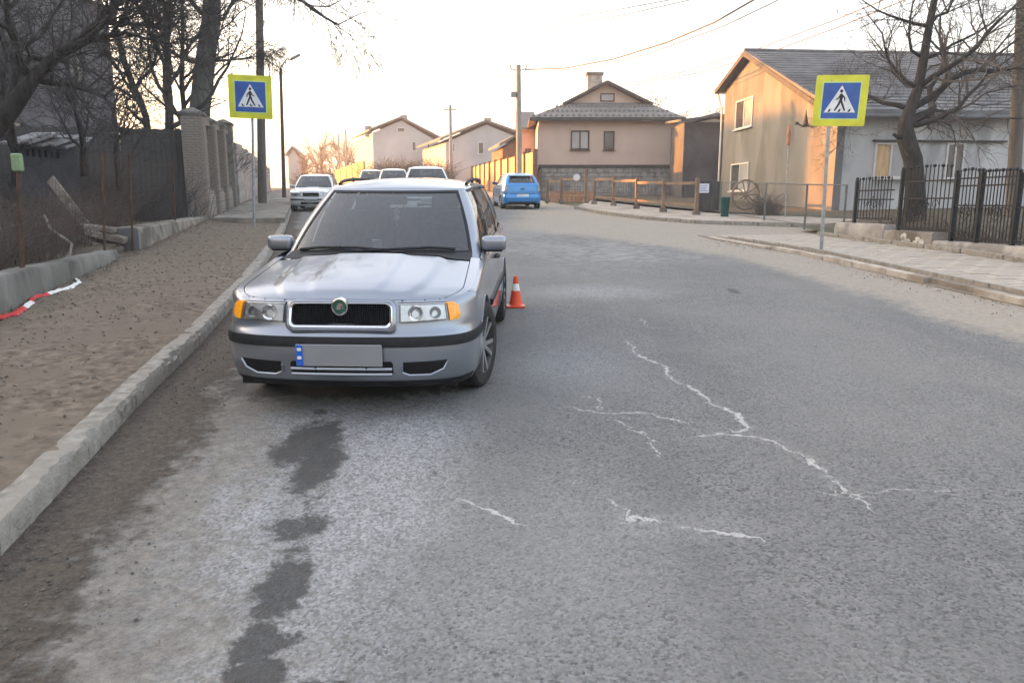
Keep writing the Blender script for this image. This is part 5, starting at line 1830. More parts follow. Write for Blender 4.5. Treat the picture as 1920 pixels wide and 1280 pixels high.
# shed with a blue side and pale roof edge at far left
sd = thing('blue_shed', 'low shed with slotted blue side and pale roof edge behind the brambles', 'shed', (-13, 17.2, G(0, 17)))
sa, sb = V(30, 330, 17.5), V(142, 330, 19.2)
zt0 = V(60, 266, 17.5).z
mm = MB()
mm.prism([(sa.x, sa.y, .6), (sb.x, sb.y, .6), (sb.x, sb.y, zt0), (sa.x, sa.y, zt0 - .05)], (-.8, 1.6, 0))
mm.build('wall', 'blue_sheet', sd)
for k in range(6):
    q = Vector((sa.x, sa.y, 0)).lerp(Vector((sb.x, sb.y, 0)), .22 + .1 * k)
    MB().box((q.x, q.y - .02, zt0 - .22), (.07, .04, .16)).build('slot', 'dark_void', sd)
mm = MB()
for k in range(5):
    q = Vector((sa.x, sa.y, 0)).lerp(Vector((sb.x, sb.y, 0)), .05 + .2 * k)
    m2 = MB()
    m2.box((q.x, q.y + .4, zt0 + .12 + .03 * (k % 2)), (.42, 1.4, .05), Matrix.Rotation(.25, 3, 'X'))
    m2.build('roof_sheet', 'shed_pale', sd)

# steel posts along the low wall, with wire
post_px = [(36, 300, 500, 8.6, 'rusty post with a green painted top at the left edge of the low wall', .028), (192, 285, 460, 12.2, 'thin rusty post standing at the end of the low wall', .022), (245, 290, 470, 13.6, 'thin dark post standing on the near end of the footing block', .02), (325, 300, 412, 18.5, 'thin dark post near the first brick pier', .02)]
tops = []
for px, pt_, pb_, Yp, lab, rad in post_px:
    b_, t_ = V(px + 3, pb_, Yp), V(px - 2, pt_, Yp)
    q = thing('fence_post', lab, 'post', b_, 'steel posts of the old wire fence')
    MB().tube([b_ - Vector((0, 0, .15)), t_], rad, 8).build('shaft', 'rust', q, smooth=True)
    if px == 36:
        MB().box(t_ - Vector((0, .02, .03)), (.115, .07, .20)).build('painted_top', 'green_paint', q, bevel=.015)
    tops.append((b_, t_))
mm = MB()
for (b0, t0), (b1, t1) in zip(tops[:-1], tops[1:]):
    for k in range(7):
        f = k / 6.5
        p, q = b0.lerp(t0, f), b1.lerp(t1, f)
        mid = (p + q) / 2 - Vector((0, 0, .03))
        mm.tube([p, mid, q], .0025, 3)
    nn = 26
    for k in range(nn):
        f = k / nn
        p, q = b0.lerp(b1, f), t0.lerp(t1, f + .02)
        mm.tube([p, q], .002, 3)
tag(mm.build('wire_fence', 'rust'), 'old rusty wire netting strung between the thin posts on the left', 'wire fence')
# leaning plank, broken slabs, bent pipe
q = thing('leaning_plank', 'grey plank leaning among the brambles beside broken slabs', 'plank', V(160, 425, 13.6))
MB().beam(V(165, 428, 13.6), V(95, 336, 14.2), .17, .05, (0, 1, 0)).build('board', 'wood_grey', q, bevel=.006)
random.seed(2)
for k, (px, py, w_, h_, lab) in enumerate([(185, 428, .50, .10, 'broken concrete slab on top of the small heap'), (200, 443, .62, .12, 'broken concrete slab in the middle of the small heap'), (190, 458, .60, .12, 'broken concrete slab at the bottom of the small heap')]):
    c = V(px, py, 13.4)
    mm = MB()
    mm.box(c, (w_, .45, h_), Matrix.Rotation(random.uniform(-.3, .3), 3, 'Z') @ Matrix.Rotation(.18 + .1 * k, 3, 'Y'))
    tag(mm.build('broken_slab', 'concrete_old', bevel=.02), lab, 'slab', 'heap of broken slabs')
mm = MB()
mm.tube([V(82, 402, 11.6), V(95, 430, 11.4), V(118, 445, 11.3), V(135, 458, 11.2), V(130, 482, 11.1)], .022, 7)
tag(mm.build('bent_pipe', 'wood_grey', smooth=True), 'pale bent pipe sticking out of the brambles above the low wall', 'pipe')

# barrier tape lying on the path
tp = thing('barrier_tape', 'crumpled red and white barrier tape lying along the low wall', 'tape', W(60, 575, .15))
tpx = [(-40, 612, 'r'), (0, 600, 'r'), (28, 594, 'r'), (46, 582, 'w'), (60, 571, 'r'), (62, 562, 'r'), (90, 556, 'w'), (112, 549, 'w'), (132, 543, 'w'), (150, 533, 'w'), (140, 524, 'w')]
random.seed(6)
for (xa_, ya_, ca), (xb_, yb_, cb3) in zip(tpx[:-1], tpx[1:]):
    a, b = W(xa_, ya_, .16), W(xb_, yb_, .16)
    mm = MB()
    rows = []
    for i in range(6):
        p = a.lerp(b, i / 5) + Vector((0, 0, .012 + .02 * abs(math.sin(i * 1.7 + xa_))))
        tw = random.uniform(.3, 1.2)
        rows.append([p + Vector((-.02 * math.cos(tw), -.02, .028 * math.sin(tw))), p + Vector((0, 0, .016)), p + Vector((.025 * math.cos(tw), .028, -.01))])
    mm.grid(rows)
    mm.build('tape_strip', 'tape_red' if ca == 'r' else 'tape_white', tp, smooth='all')

# ------------------------------------------------------------------ right side: plinth, iron fence
PA, PB = Vector((8.80, 12.0, 0)), Vector((7.92, 18.7, 0))
pdv = (PB - PA).normalized()
A2, B2 = (PA.x, PA.y), (PB.x, PB.y)
pl_ = thing('stone_plinth', 'stepped stone plinth under the iron fence with flaked limewash', 'wall', (8.4, 15, G(0, 15)))
steps = [(1566, 1657, 417), (1657, 1749, 431), (1749, 1990, 451)]
segs = []
for xa_, xb_, pt_ in steps:
    a, b = VP(xa_, pt_, A2, B2), VP(xb_, pt_, A2, B2)
    segs.append((a, b, a.z))
ends = []
for k, (a, b, z) in enumerate(segs):
    if k == 2:
        b = PA + pdv * -4.0
    mm = MB()
    ns = 10
    rows = []
    nout = Vector((-1, 0, 0))
    for i in range(ns + 1):
        p = Vector((a.x, a.y, 0)).lerp(Vector((b.x, b.y, 0)), i / ns)
        j = [random.uniform(-.012, .012) for _ in range(3)]
        g = G(0, p.y)
        rows.append([p + Vector((j[0], 0, g - .1)), p + Vector((j[1], 0, (g + z) / 2 + .05)), p + Vector((.01 + j[2], 0, z - .02)), p + Vector((.03, 0, z)), p + Vector((.34, 0, z)), p + Vector((.34, 0, g - .1))])
    mm.grid(rows)
    mm.f.append(tuple(range(6)))
    mm.f.append(tuple(range(ns * 6, ns * 6 + 6)))
    mm.build('plinth_section', 'stone' if k != 1 else 'concrete_old', pl_, smooth=True)
    ends.append((a, b, z))
random.seed(14)
mm = MB()
c = VP(1712, 452, A2, B2)
for k in range(9):
    q = VP(1700 + random.uniform(-12, 30), 444 + random.uniform(-3, 22), A2, B2)
    r = random.uniform(.05, .13)
    pts_ = [q + pdv * (r * random.uniform(.6, 1.2) * math.cos(t)) + Vector((-.016, 0, r * .7 * random.uniform(.6, 1.2) * math.sin(t))) for t in np.linspace(0, 2 * math.pi, 9)[:-1]]
    mm.prism(pts_, (.012, 0, 0))
mm.build('limewash_flake', 'limewash', pl_)
mm = MB()
for k in range(9):
    ya, yb = 19.0 - k * 1.02, 19.0 - k * 1.02 - .98
    MB().beam((xrw(ya) - .07, ya, G(0, ya) + hr(ya) + .03), (xrw(yb) - .07, yb, G(0, yb) + hr(yb) + .03), .12, .12).build('kerb_stone', 'kerb', pl_, bevel=.012)

fence = thing('iron_fence', 'black wrought iron fence with spiked pickets on the stone plinth', 'fence', (8.4, 15, G(0, 15)))
pick = MB()
pick.beam((0, 0, 0), (0, 0, 1), .016, .016)
pick_me = pick.mesh('picket')
pick_me.materials.append(MATS['iron'])
tip = MB().lathe([(.0, .07), (.018, .035), (.02, .02), (.008, .0)], 6).mesh('spike')
tip.materials.append(MATS['iron'])
ball = MB().lathe([(.0, .07), (.03, .055), (.04, .03), (.03, .01), (.015, 0)], 8).mesh('finial')
ball.materials.append(MATS['iron'])
fb = Vector(fence['_base'])
def fence_panel(a, b, zb_, hgt, arch=0.0, n=10, double=True, scroll=True):
    a, b = Vector((a.x + .17, a.y, 0)), Vector((b.x + .17, b.y, 0))
    L_ = (b - a).length
    d = (b - a).normalized()
    for p in (a,):
        o = MB()
        o.beam(p + Vector((0, 0, zb_ - .35)), p + Vector((0, 0, zb_ + hgt + .05)), .07, .07)
        o.build('post', 'iron', fence)
        put('finial', ball, None, fence, p + Vector((0, 0, zb_ + hgt + .05)) - fb)
    for zz in ([.07, hgt * .55, hgt - .20] + ([hgt - .06] if double else [])):
        MB().beam(a + Vector((0, 0, zb_ + zz)), b + Vector((0, 0, zb_ + zz)), .03, .03).build('rail', 'iron', fence)
    for k in range(1, n):
        p = a + d * (L_ * k / n)
        top_ = hgt + .03 + arch * math.sin(math.pi * k / n)
        put('picket', pick_me, None, fence, Vector((p.x, p.y, zb_ + .04)) - fb, None, (1, 1, top_ - .04))
        put('spike', tip if k % 2 else ball, None, fence, Vector((p.x, p.y, zb_ + top_)) - fb)
    if scroll:
        o = MB()
        for s_ in (.3, .5, .7):
            c_ = a + d * (L_ * s_) + Vector((-.012, 0, zb_ + hgt * .45))
            pts_ = [c_ + d * (.11 * (1 - t / 9) * math.cos(t)) + Vector((0, 0, .11 * (1 - t / 9) * math.sin(t))) for t in np.linspace(0, 8, 22)]
            o.tube(pts_, .008, 4)
            dm = [c_ + d * (.16 * u) + Vector((-.01, 0, .16 * v)) for u, v in ((0, 1), (1, 0), (0, -1), (-1, 0), (0, 1))]
            if s_ == .5:
                o.tube(dm, .009, 4)
        o.build('scrollwork', 'iron', fence)
top1 = VP(1590, 342, A2, B2).z
a1, b1, z1_ = ends[0]
a1 = VP(1588, 417, A2, B2)
fence_panel(a1, b1, z1_ + .05, top1 - z1_ - .05, .02, 12, False)
a2_, b2_, z2_ = ends[1]
t2 = VP(1672, 324, A2, B2).z
fence_panel(VP(1669, 431, A2, B2), VP(1764, 431, A2, B2), z2_ + .0, t2 - z2_, .04, 13, False)
a3_, b3_, z3_ = ends[2]
t3 = VP(1767, 330, A2, B2).z
fence_panel(VP(1766, 451, A2, B2), VP(1812, 451, A2, B2), z3_, t3 - z3_, .05, 7)
fence_panel(VP(1812, 451, A2, B2), VP(1880, 451, A2, B2), z3_, t3 - z3_, .0, 11)
fence_panel(VP(1880, 451, A2, B2), VP(1990, 451, A2, B2), z3_, t3 - z3_ - .05, .0, 14)

# chain-link fence in front of the gable
ck = thing('chain_link_fence', 'chain-link fence with steel top rail in front of the sunlit gable', 'fence', (10, 24.5, G(0, 24.5)))
ca_, cb_ = V(1352, 405, 27.2), V(1588, 412, 18.9)
ca_, cb_ = Vector((ca_.x, ca_.y, 0)), Vector((cb_.x + .1, cb_.y, 0))
CA2, CB2 = (ca_.x, ca_.y), (cb_.x, cb_.y)
hs = []
for px, pt_ in ((1352, 341), (1437, 343), (1514, 346), (1588, 347)):
    p = VP(px, pt_, CA2, CB2)
    hs.append(p)
    MB().tube([Vector((p.x, p.y, G(0, p.y))), p], .03, 8).build('post', 'wire_grey', ck, smooth=True)
for p, q in zip(hs[:-1], hs[1:]):
    MB().tube([p, q], .018, 6).build('rail', 'wire_grey', ck, smooth=True)
    MB().tube([Vector((p.x, p.y, G(0, p.y) + .15)), Vector((q.x, q.y, G(0, q.y) + .15))], .012, 5).build('rail', 'wire_grey', ck, smooth=True)
mm = MB()
for p, q in zip(hs[:-1], hs[1:]):
    L_ = (Vector((q.x - p.x, q.y - p.y, 0))).length
    z0p, z0q = G(0, p.y) + .15, G(0, q.y) + .15
    nn = int(L_ / .11)
    hh = p.z - z0p
    for k in range(-int(hh / .11), nn):
        for sgn_ in (1, -1):
            def at_(u, w_):
                return Vector((p.x + (q.x - p.x) * u, p.y + (q.y - p.y) * u, z0p + (z0q - z0p) * u + w_ * (hh + ((q.z - z0q) - hh) * u)))
            u0, u1 = k * .11 / L_, (k * .11 + hh) / L_
            w0, w1 = 0.0, 1.0
            if u0 < 0: w0, u0 = -u0 / (u1 - u0), 0.0
            if u1 > 1: w1, u1 = w0 + (1 - w0) * (1 - u0) / (u1 - u0), 1.0
            if sgn_ < 0: w0, w1 = 1 - w0, 1 - w1
            mm.tube([at_(u0, w0), at_(u1, w1)], .0025, 3, cap=False)
tag(mm.build('mesh_wire', 'wire_grey', ck), kind='stuff')
# marker pole with an orange head
q = W(1478, 405, .1)
q = V(1472, 408, 25.5)
mk = thing('marker_pole', 'thin steel pole with an orange head before the grey gable', 'pole', (q.x, 25.5, G(0, 25.5)))
MB().tube([(q.x, 25.5, G(0, 25.5)), (V(1480, 236, 25.5).x, 25.5, V(1480, 236, 25.5).z)], .025, 8).build('shaft', 'steel', mk, smooth=True)
c = V(1479, 254, 25.5)
MB().lathe([(.0, .36), (.05, .28), (.075, .0), (.06, -.28), (.0, -.34)], 10, None, (c.x, c.y - .01, c.z)).build('head', 'marker_orange', mk, smooth=True)
# green bin, wagon wheel, dry bush
q = V(1358, 410, 25.6)
bn = thing('green_bin', 'small dark green litter bin beside the white notice', 'bin', (q.x, 25.6, G(0, 25.6) + .1))
MB().lathe([(.13, .0), (.16, .55), (.17, .6), (.165, .62), (.14, .62), (.12, .05)], 14, None, (q.x, 25.6, G(0, 25.6) + .1)).build('body', 'bin_green', bn, smooth=True)
MB().lathe([(.17, .6), (.18, .63), (.17, .66), (.05, .68), (0, .68)], 14, None, (q.x, 25.6, G(0, 25.6) + .1)).build('lid', 'bin_green', bn, smooth=True)
q = V(1398, 372, 27.5)
ww = thing('wagon_wheel', 'old wooden wagon wheel standing under the lower gable window', 'wheel', q)
mm = MB()
R0 = .52
cc = Vector((q.x, q.y, G(0, 27.5) + .78))
mm.tube([cc + Vector((R0 * math.cos(t), .12 * math.cos(t), R0 * math.sin(t))) for t in np.linspace(0, 2 * math.pi, 29)], .04, 6)
mm.build('felloe', 'wood_brown', ww, smooth=True)
for k in range(10):
    t = 2 * math.pi * k / 10
    MB().tube([cc, cc + Vector((R0 * math.cos(t), .12 * math.cos(t), R0 * math.sin(t)))], .022, 5).build('spoke', 'wood_brown', ww)
MB().lathe([(.0, .1), (.09, .08), (.11, 0), (.09, -.08), (0, -.1)], 12, Matrix.Rotation(math.pi / 2, 3, 'X'), cc).build('hub', 'wood_brown', ww, smooth=True)
# white notice on the dark gate
q = V(1320, 353, 28.4)
gt_ = thing('dark_gate', 'dark sheet gate beside the orange fence post', 'gate', (q.x, 28.6, G(0, 28.6)))
gl0, gl1 = V(1308, 380, 28.6).x, V(1350, 380, 28.6).x
zg1 = V(1320, 340, 28.6).z
for k in range(6):
    xx = gl0 + (gl1 - gl0) * (k + .5) / 6
    MB().box((xx, 28.6, (G(0, 28.6) + .15 + zg1) / 2), ((gl1 - gl0) / 6 - .012, .03, zg1 - G(0, 28.6) - .15)).build('board', 'wood_dark', gt_)
MB().beam((gl0, 28.64, zg1 - .15), (gl1, 28.64, zg1 - .15), .04, .08).build('rail', 'wood_dark', gt_)
nt_ = thing('paper_notice', 'small white paper notice with bluish print fixed to the dark gate', 'notice', q)
MB().box((q.x, 28.555, q.z), (.46, .012, .34)).build('sheet', 'paper', nt_)
mm = MB()
for k in range(4):
    mm.box((q.x + .01 * (k % 2), 28.545, q.z + .10 - .065 * k), (.32 - .04 * (k % 3), .004, .03))
mm.build('print', 'ink', nt_)

# ramp fence of brown posts and rails along the far pavement
rf_ = thing('rail_fence', 'brown post-and-rail fence along the far pavement before the beige house', 'fence', (5, 33, G(0, 33)))
posts = [(1305, 403, 334), (1243, 398, 337), (1193, 392, 334), (1150, 386, 332), (1114, 383, 330), (1098, 381, 318), (1052, 379, 332), (1026, 378, 336)]
tops_ = []
for px, pb_, pt_ in posts:
    b_ = W(px, pb_, .1)
    t_ = V(px, pt_, b_.y)
    MB().box(((b_.x), b_.y, (b_.z - .1 + t_.z) / 2), (.13, .13, t_.z - b_.z + .1)).build('post', 'wood_brown', rf_, bevel=.01)
    MB().box((b_.x, b_.y, b_.z + .06), (.26, .26, .2)).build('post_foot', 'concrete_old', rf_, bevel=.02)
    tops_.append((b_, t_))
for (b0, t0), (b1, t1) in zip(tops_[:-1], tops_[1:]):
    if abs(b0.x - b1.x) < .45: continue
    hz = min(t0.z - b0.z, t1.z - b1.z) - .1
    MB().beam(b0 + Vector((-.03, 0, hz)), Vector((b1.x, b1.y, b0.z + hz + (b1.z - b0.z) * .5)) , .05, .10).build('rail', 'wood_brown', rf_)
    MB().beam(b0 + Vector((-.02, 0, .35)), b1 + Vector((0, 0, .35)), .05, .08).build('rail', 'wood_brown', rf_)
    n_ = 9
    for k in range(1, n_):
        p0 = b0.lerp(b1, k / n_)
        MB().tube([p0 + Vector((0, 0, .3)), p0 + Vector((0, 0, hz - .02))], .008, 4).build('bar', 'wire_grey', rf_)
q = V(1081, 333, 37.2)
ds = thing('round_notice', 'small white round notice on the tall post of the rail fence', 'notice', q)
MB().lathe([(.0, .0), (.16, .0), (.17, -.015), (.17, -.03), (0, -.03)], 16, Matrix.Rotation(math.pi / 2, 3, 'X'), (q.x, q.y - .1, q.z)).build('disc', 'sign_white', ds)
# low wall behind it, painted orange for the sunlit ground
mm = MB()
a, b = V(1030, 376, 41), V(1112, 374, 41)
lw2 = thing('sunlit_base', 'low wall standing in for sunlit ground behind the rail fence with sunlight put into its orange colour', 'wall', (a.x, 41, G(0, 41)))
for k in range(10):
    xx = a.x + (b.x - a.x) * (k + .5) / 10
    MB().box((xx, 41, G(0, 41) + .28), ((b.x - a.x) / 10 - .015, .25, .56)).build('block', 'orange_sunlit', lw2, bevel=.01)

# ochre fence along the right of the road beyond the blue car
of = thing('ochre_fence', 'sunlit ochre panel fence with brown posts beyond the blue hatchback', 'fence', (0, 55, G(0, 55)))
OA, OB = Vector((1.35, 44.0, 0)), Vector((-6.6, 92.0, 0))
npan = 15
for k in range(npan + 1):
    f = k / npan
    p = OA.lerp(OB, f)
    zt_ = float(np.interp(f, [0, 1], [4.55, 5.4]))
    zb_ = G(0, p.y)
    MB().box((p.x, p.y, (zb_ + zt_ + .1) / 2), (.26, .2, zt_ + .1 - zb_)).build('post', 'fence_brown', of, bevel=.02)
    if k < npan:
        p2 = OA.lerp(OB, (k + 1) / npan)
        zt2 = float(np.interp((k + 1) / npan, [0, 1], [4.55, 5.4]))
        MB().prism([p + Vector((0, 0, zb_ + .9)), p2 + Vector((0, 0, G(0, p2.y) + .9)), p2 + Vector((0, 0, zt2 - .05)), p + Vector((0, 0, zt_ - .05))], (.06, .02, 0)).build('panel', 'fence_ochre', of)
        MB().prism([p + Vector((-.05, 0, zb_ - .1)), p2 + Vector((-.05, 0, G(0, p2.y) - .1)), p2 + Vector((-.05, 0, G(0, p2.y) + .9)), p + Vector((-.05, 0, zb_ + .9))], (.16, .03, 0)).build('base', 'orange_sunlit', of)
of2 = thing('ochre_wall', 'short sunlit ochre wall far away between the parked cars', 'wall', V(655, 330, 72))
for k in range(5):
    xa_, xb_ = 628 + k * 11, 628 + (k + 1) * 11 - 1.2
    a, b = V(xa_, 325, 74 - k * 1.5), V(xb_, 325, 74 - (k + 1) * 1.5 + .3)
    zt_ = V(xa_, 318 - k * 2.0, 74).z
    MB().prism([(a.x, a.y, G(0, 72) - .3), (b.x, b.y, G(0, 72) - .3), (b.x, b.y, zt_), (a.x, a.y, zt_)], (.1, .3, 0)).build('panel', 'fence_ochre', of2)

# ------------------------------------------------------------------ signs, cone, poles, wires
def crossing_sign(label, base, top, centre, size, yaw, roll, flip):
    t = thing('crossing_sign', label, 'sign', base, 'pedestrian crossing signs')
    MB().tube([Vector(base) - Vector((0, 0, .2)), Vector(top)], .034, 12).build('pole', 'steel', t, smooth=True)
    R_ = Matrix.Rotation(yaw, 3, 'Z') @ Matrix.Rotation(roll, 3, 'Y')
    c = Vector(centre)
    bd = thing('panel', None, None, c - Vector(base))
    del bd['_base']
    bd.parent = t
    bd.rotation_euler = R_.to_euler()
    def sheet(poly, y0, th_, mat, nm):
        o = MB().prism([(x * size * (-1 if flip and nm in ('figure', 'stripe') else 1), y0, z * size) for x, z in poly], (0, th_, 0)).build(nm, mat, bd, local=True)
        return o
    sq = lambda s_: [(-s_, -s_), (s_, -s_), (s_, s_), (-s_, s_)]
    rq = lambda s_, r_: [(p[0], p[1]) for p in rr(-s_, s_, -s_, s_, r_)]
    sheet(rq(.5, .03), 0, .03, 'sign_yellow', 'board')
    sheet(sq(.372), -.003, .003, 'sign_lime', 'border')
    sheet(sq(.35), -.006, .003, 'sign_blue', 'field')
    sheet([(-.30, -.235), (.30, -.235), (0, .30)], -.009, .003, 'sign_white', 'triangle')
    def stroke(pts, w):
        out_l, out_r = [], []
        for i, p in enumerate(pts):
            a = pts[max(0, i - 1)]
            b = pts[min(len(pts) - 1, i + 1)]
            dx, dz = b[0] - a[0], b[1] - a[1]
            l = math.hypot(dx, dz)
            ww_ = w[i] if isinstance(w, (list, tuple)) else w
            out_l.append((p[0] - dz / l * ww_, p[1] + dx / l * ww_))
            out_r.append((p[0] + dz / l * ww_, p[1] - dx / l * ww_))
        return out_l + out_r[::-1]
    fig = MB()
    k = -size if flip else size
    polys = [stroke([(.0, .135), (.008, .06), (.0, -.01)], [.022, .032, .022]), stroke([(-.005, .0), (-.035, -.085), (-.10, -.20)], [.022, .020, .015]), stroke([(.008, .0), (.045, -.085), (.095, -.20)], [.020, .020, .015]),
             stroke([(.012, .115), (.07, .055), (.08, -.01)], [.014, .013, .010]), stroke([(-.008, .115), (-.05, .04), (-.095, .015)], [.014, .012, .009]),
             [(.0 + .03 * math.cos(a), .185 + .033 * math.sin(a)) for a in np.linspace(0, 2 * math.pi, 13)[:-1]]]
    for i, pg in enumerate(polys):
        fig.prism([(x * k, -.0115 - .0002 * i, z * size) for x, z in pg], (0, .0025, 0))
    fig.build('figure', 'sign_black', bd, local=True)
    for x in (-.20, -.01, .18):
        o = MB().prism([((x - .035) * k, -.0115, -.222 * size), ((x + .012) * k, -.0115, -.222 * size), ((x + .032) * k, -.0115, -.165 * size), ((x + .004) * k, -.0115, -.165 * size)], (0, .0025, 0))
        o.build('stripe', 'sign_black', bd, local=True)
    cl = MB()
    cl.box((0, .045, .2 * size), (.12, .03, .05))
    cl.box((0, .045, -.2 * size), (.12, .03, .05))
    cl.build('clamp', 'steel', bd, local=True)
    return t
b_ = W(1540, 469, .1)
YS = b_.y
c_ = V(1576, 189, YS - .08)
crossing_sign('yellow-edged pedestrian crossing sign on the right pavement before the grey house', b_, V(1559, 150, YS), c_, 1.0 * .92, math.radians(-16), math.radians(2.0), False)
b_ = V(476, 413, 20.5)
c_ = V(469.5, 182, 20.5 - .08)
crossing_sign('yellow-edged pedestrian crossing sign on the left path before the brick piers', b_, V(472, 150, 20.5), c_, 1.10, math.radians(10), math.radians(1.2), True)

cb_ = W(967, 576)
cone = thing('traffic_cone', 'small red and white traffic cone on the road beside the silver estate', 'cone', cb_)
z0_ = cb_.z + .004
MB().box((cb_.x, cb_.y, z0_ + .012), (.225, .225, .024)).build('base', 'cone_red', cone, bevel=.006)
pro = [(.085, .024), (.075, .05), (.045, .215)]
MB().lathe([(.088, .022), (.08, .035), (.0505, .20)], 24, None, (cb_.x, cb_.y, z0_)).build('body', 'cone_red', cone, smooth=True)
MB().lathe([(.0508, .2005), (.0365, .285)], 24, None, (cb_.x, cb_.y, z0_)).build('band', 'cone_white', cone, smooth=True)
MB().lathe([(.0362, .2855), (.028, .34), (.022, .372), (.012, .378), (0, .378)], 24, None, (cb_.x, cb_.y, z0_)).build('tip', 'cone_red', cone, smooth=True)
for s_, u_ in ((-1, 0), (1, 0)):
    MB().box((cb_.x + s_ * .085, cb_.y - .09, z0_ + .028), (.045, .03, .010)).build('base_patch', 'cone_white', cone)

def pole(label, px_b, py_b, px_t, py_t, Yp, r0, r1, mat='pole_concrete', name='utility_pole'):
    b_, t_ = V(px_b, py_b, Yp), V(px_t, py_t, Yp)
    b_.z = G(0, Yp) - .2
    o = thing(name, label, 'pole', b_)
    MB().tube([b_, b_.lerp(t_, .5), t_], [r0, (r0 + r1) / 2, r1], 12).build('shaft', mat, o, smooth=True)
    return o, t_
poleA, tA = pole('tall concrete utility pole beside the beige house', 974, 335, 972, 122, 45, .19, .14)
for s_ in (-1, 1):
    MB().tube([tA + Vector((0, 0, -.35)), tA + Vector((s_ * .45, 0, -.2)), tA + Vector((s_ * .47, 0, -.05))], .03, 5).build('bracket', 'iron', poleA)
    MB().lathe([(.0, .12), (.05, .1), (.06, .02), (.03, 0)], 8, None, tA + Vector((s_ * .47, 0, -.07))).build('insulator', 'cone_white', poleA)
MB().box(tA + Vector((-.28, -.1, -1.65)), (.3, .2, .3)).build('junction_box', 'pole_concrete', poleA)
poleB, tB = pole('smaller concrete utility pole far up the street', 846, 330, 844, 197, 70, .17, .13)
MB().beam(tB + Vector((-.6, 0, -.4)), tB + Vector((.6, 0, -.4)), .08, .08).build('crossarm', 'iron', poleB)
poleC, tC = pole('thick brown utility pole behind the left crossing sign', 489, 345, 485, -60, 33, .19, .15, 'pole_wood')
poleD, tD = pole('slim lamp post leaning over the left pavement', 531, 345, 526, 128, 40, .11, .07, 'rust', 'street_lamp')
MB().tube([tD, tD + Vector((.35, 0, .45)), V(548, 113, 40)], .04, 6).build('arm', 'steel', poleD, smooth=True)
lh = V(554, 107, 40)
MB().box(lh, (.55, .22, .12), Matrix.Rotation(-.45, 3, 'Y')).build('lamp_head', 'steel', poleD, bevel=.04)
poleE, tE = pole('brown utility pole at the right edge behind the bare tree', 1908, 335, 1922, -60, 23.5, .2, .17, 'pole_wood')
poleF, tF = pole('tiny far pole left of the pale gable house', 636, 320, 634, 252, 95, .12, .1)
poleG, tG = pole('second tiny far pole left of the pale gable house', 650, 320, 648, 242, 100, .12, .1)

def wire(label, pts, r=.012):
    P = [Vector(p) for p in pts]
    out = []
    for i in range(len(P) - 1):
        for k in range(14):
            t_ = k / 14
            p = P[i].lerp(P[i + 1], t_)
            p.z -= .0
            out.append(p)
    out.append(P[-1])
    tag(MB().tube(out, r, 5).build('overhead_wire', 'wire_grey', smooth='all'), label, 'wire', 'overhead wires')
def sagged(a, b, s, n=12):
    return [a.lerp(b, i / n) - Vector((0, 0, s * 4 * (i / n) * (1 - i / n))) for i in range(n + 1)]
wire('thick overhead cable from the tall pole up to the top edge of the picture', [V(985, 131, 45), V(1060, 128, 42), V(1150, 111, 38), V(1250, 80, 33), V(1340, 42, 29), V(1420, -4, 25), V(1500, -60, 21)], .036)
wire('thin overhead wire just under the thick cable', [V(985, 136, 45), V(1100, 128, 40), V(1220, 100, 35), V(1360, 48, 29), V(1460, 0, 25), V(1560, -60, 21)], .02)
wire('upper of two overhead wires running to the chimney of the beige house', [V(1170, 160, 48), V(1290, 133, 43), V(1420, 92, 37), V(1560, 40, 31), V(1670, -5, 27), V(1790, -60, 24)], .022)
wire('lower of two overhead wires running to the chimney of the beige house', [V(1190, 160, 48), V(1310, 137, 43), V(1440, 100, 37), V(1580, 48, 31), V(1690, 3, 27), V(1830, -60, 24)], .022)
wire('overhead wire from the tall pole left towards the sky', [V(962, 139, 45), V(900, 150, 55), V(840, 158, 68)], .024)
wire('sagging overhead wire between the two utility poles', [V(962, 146, 45), V(935, 168, 52), V(905, 190, 60), V(880, 201, 65), V(846, 202, 70)], .016)
wire('faint high wire crossing the top of the sky', [V(905, 66, 40), V(1000, 45, 36), V(1150, 20, 30), V(1300, -8, 25)], .017)
wire('second faint high wire crossing the top of the sky', [V(905, 72, 40), V(1020, 55, 36), V(1180, 26, 30), V(1330, -8, 25)], .017)
wire('thin overhead wire dropping behind the left tree', [V(260, 20, 26), V(340, 70, 26), V(400, 150, 28), V(485, 40, 33)][:3], .012)

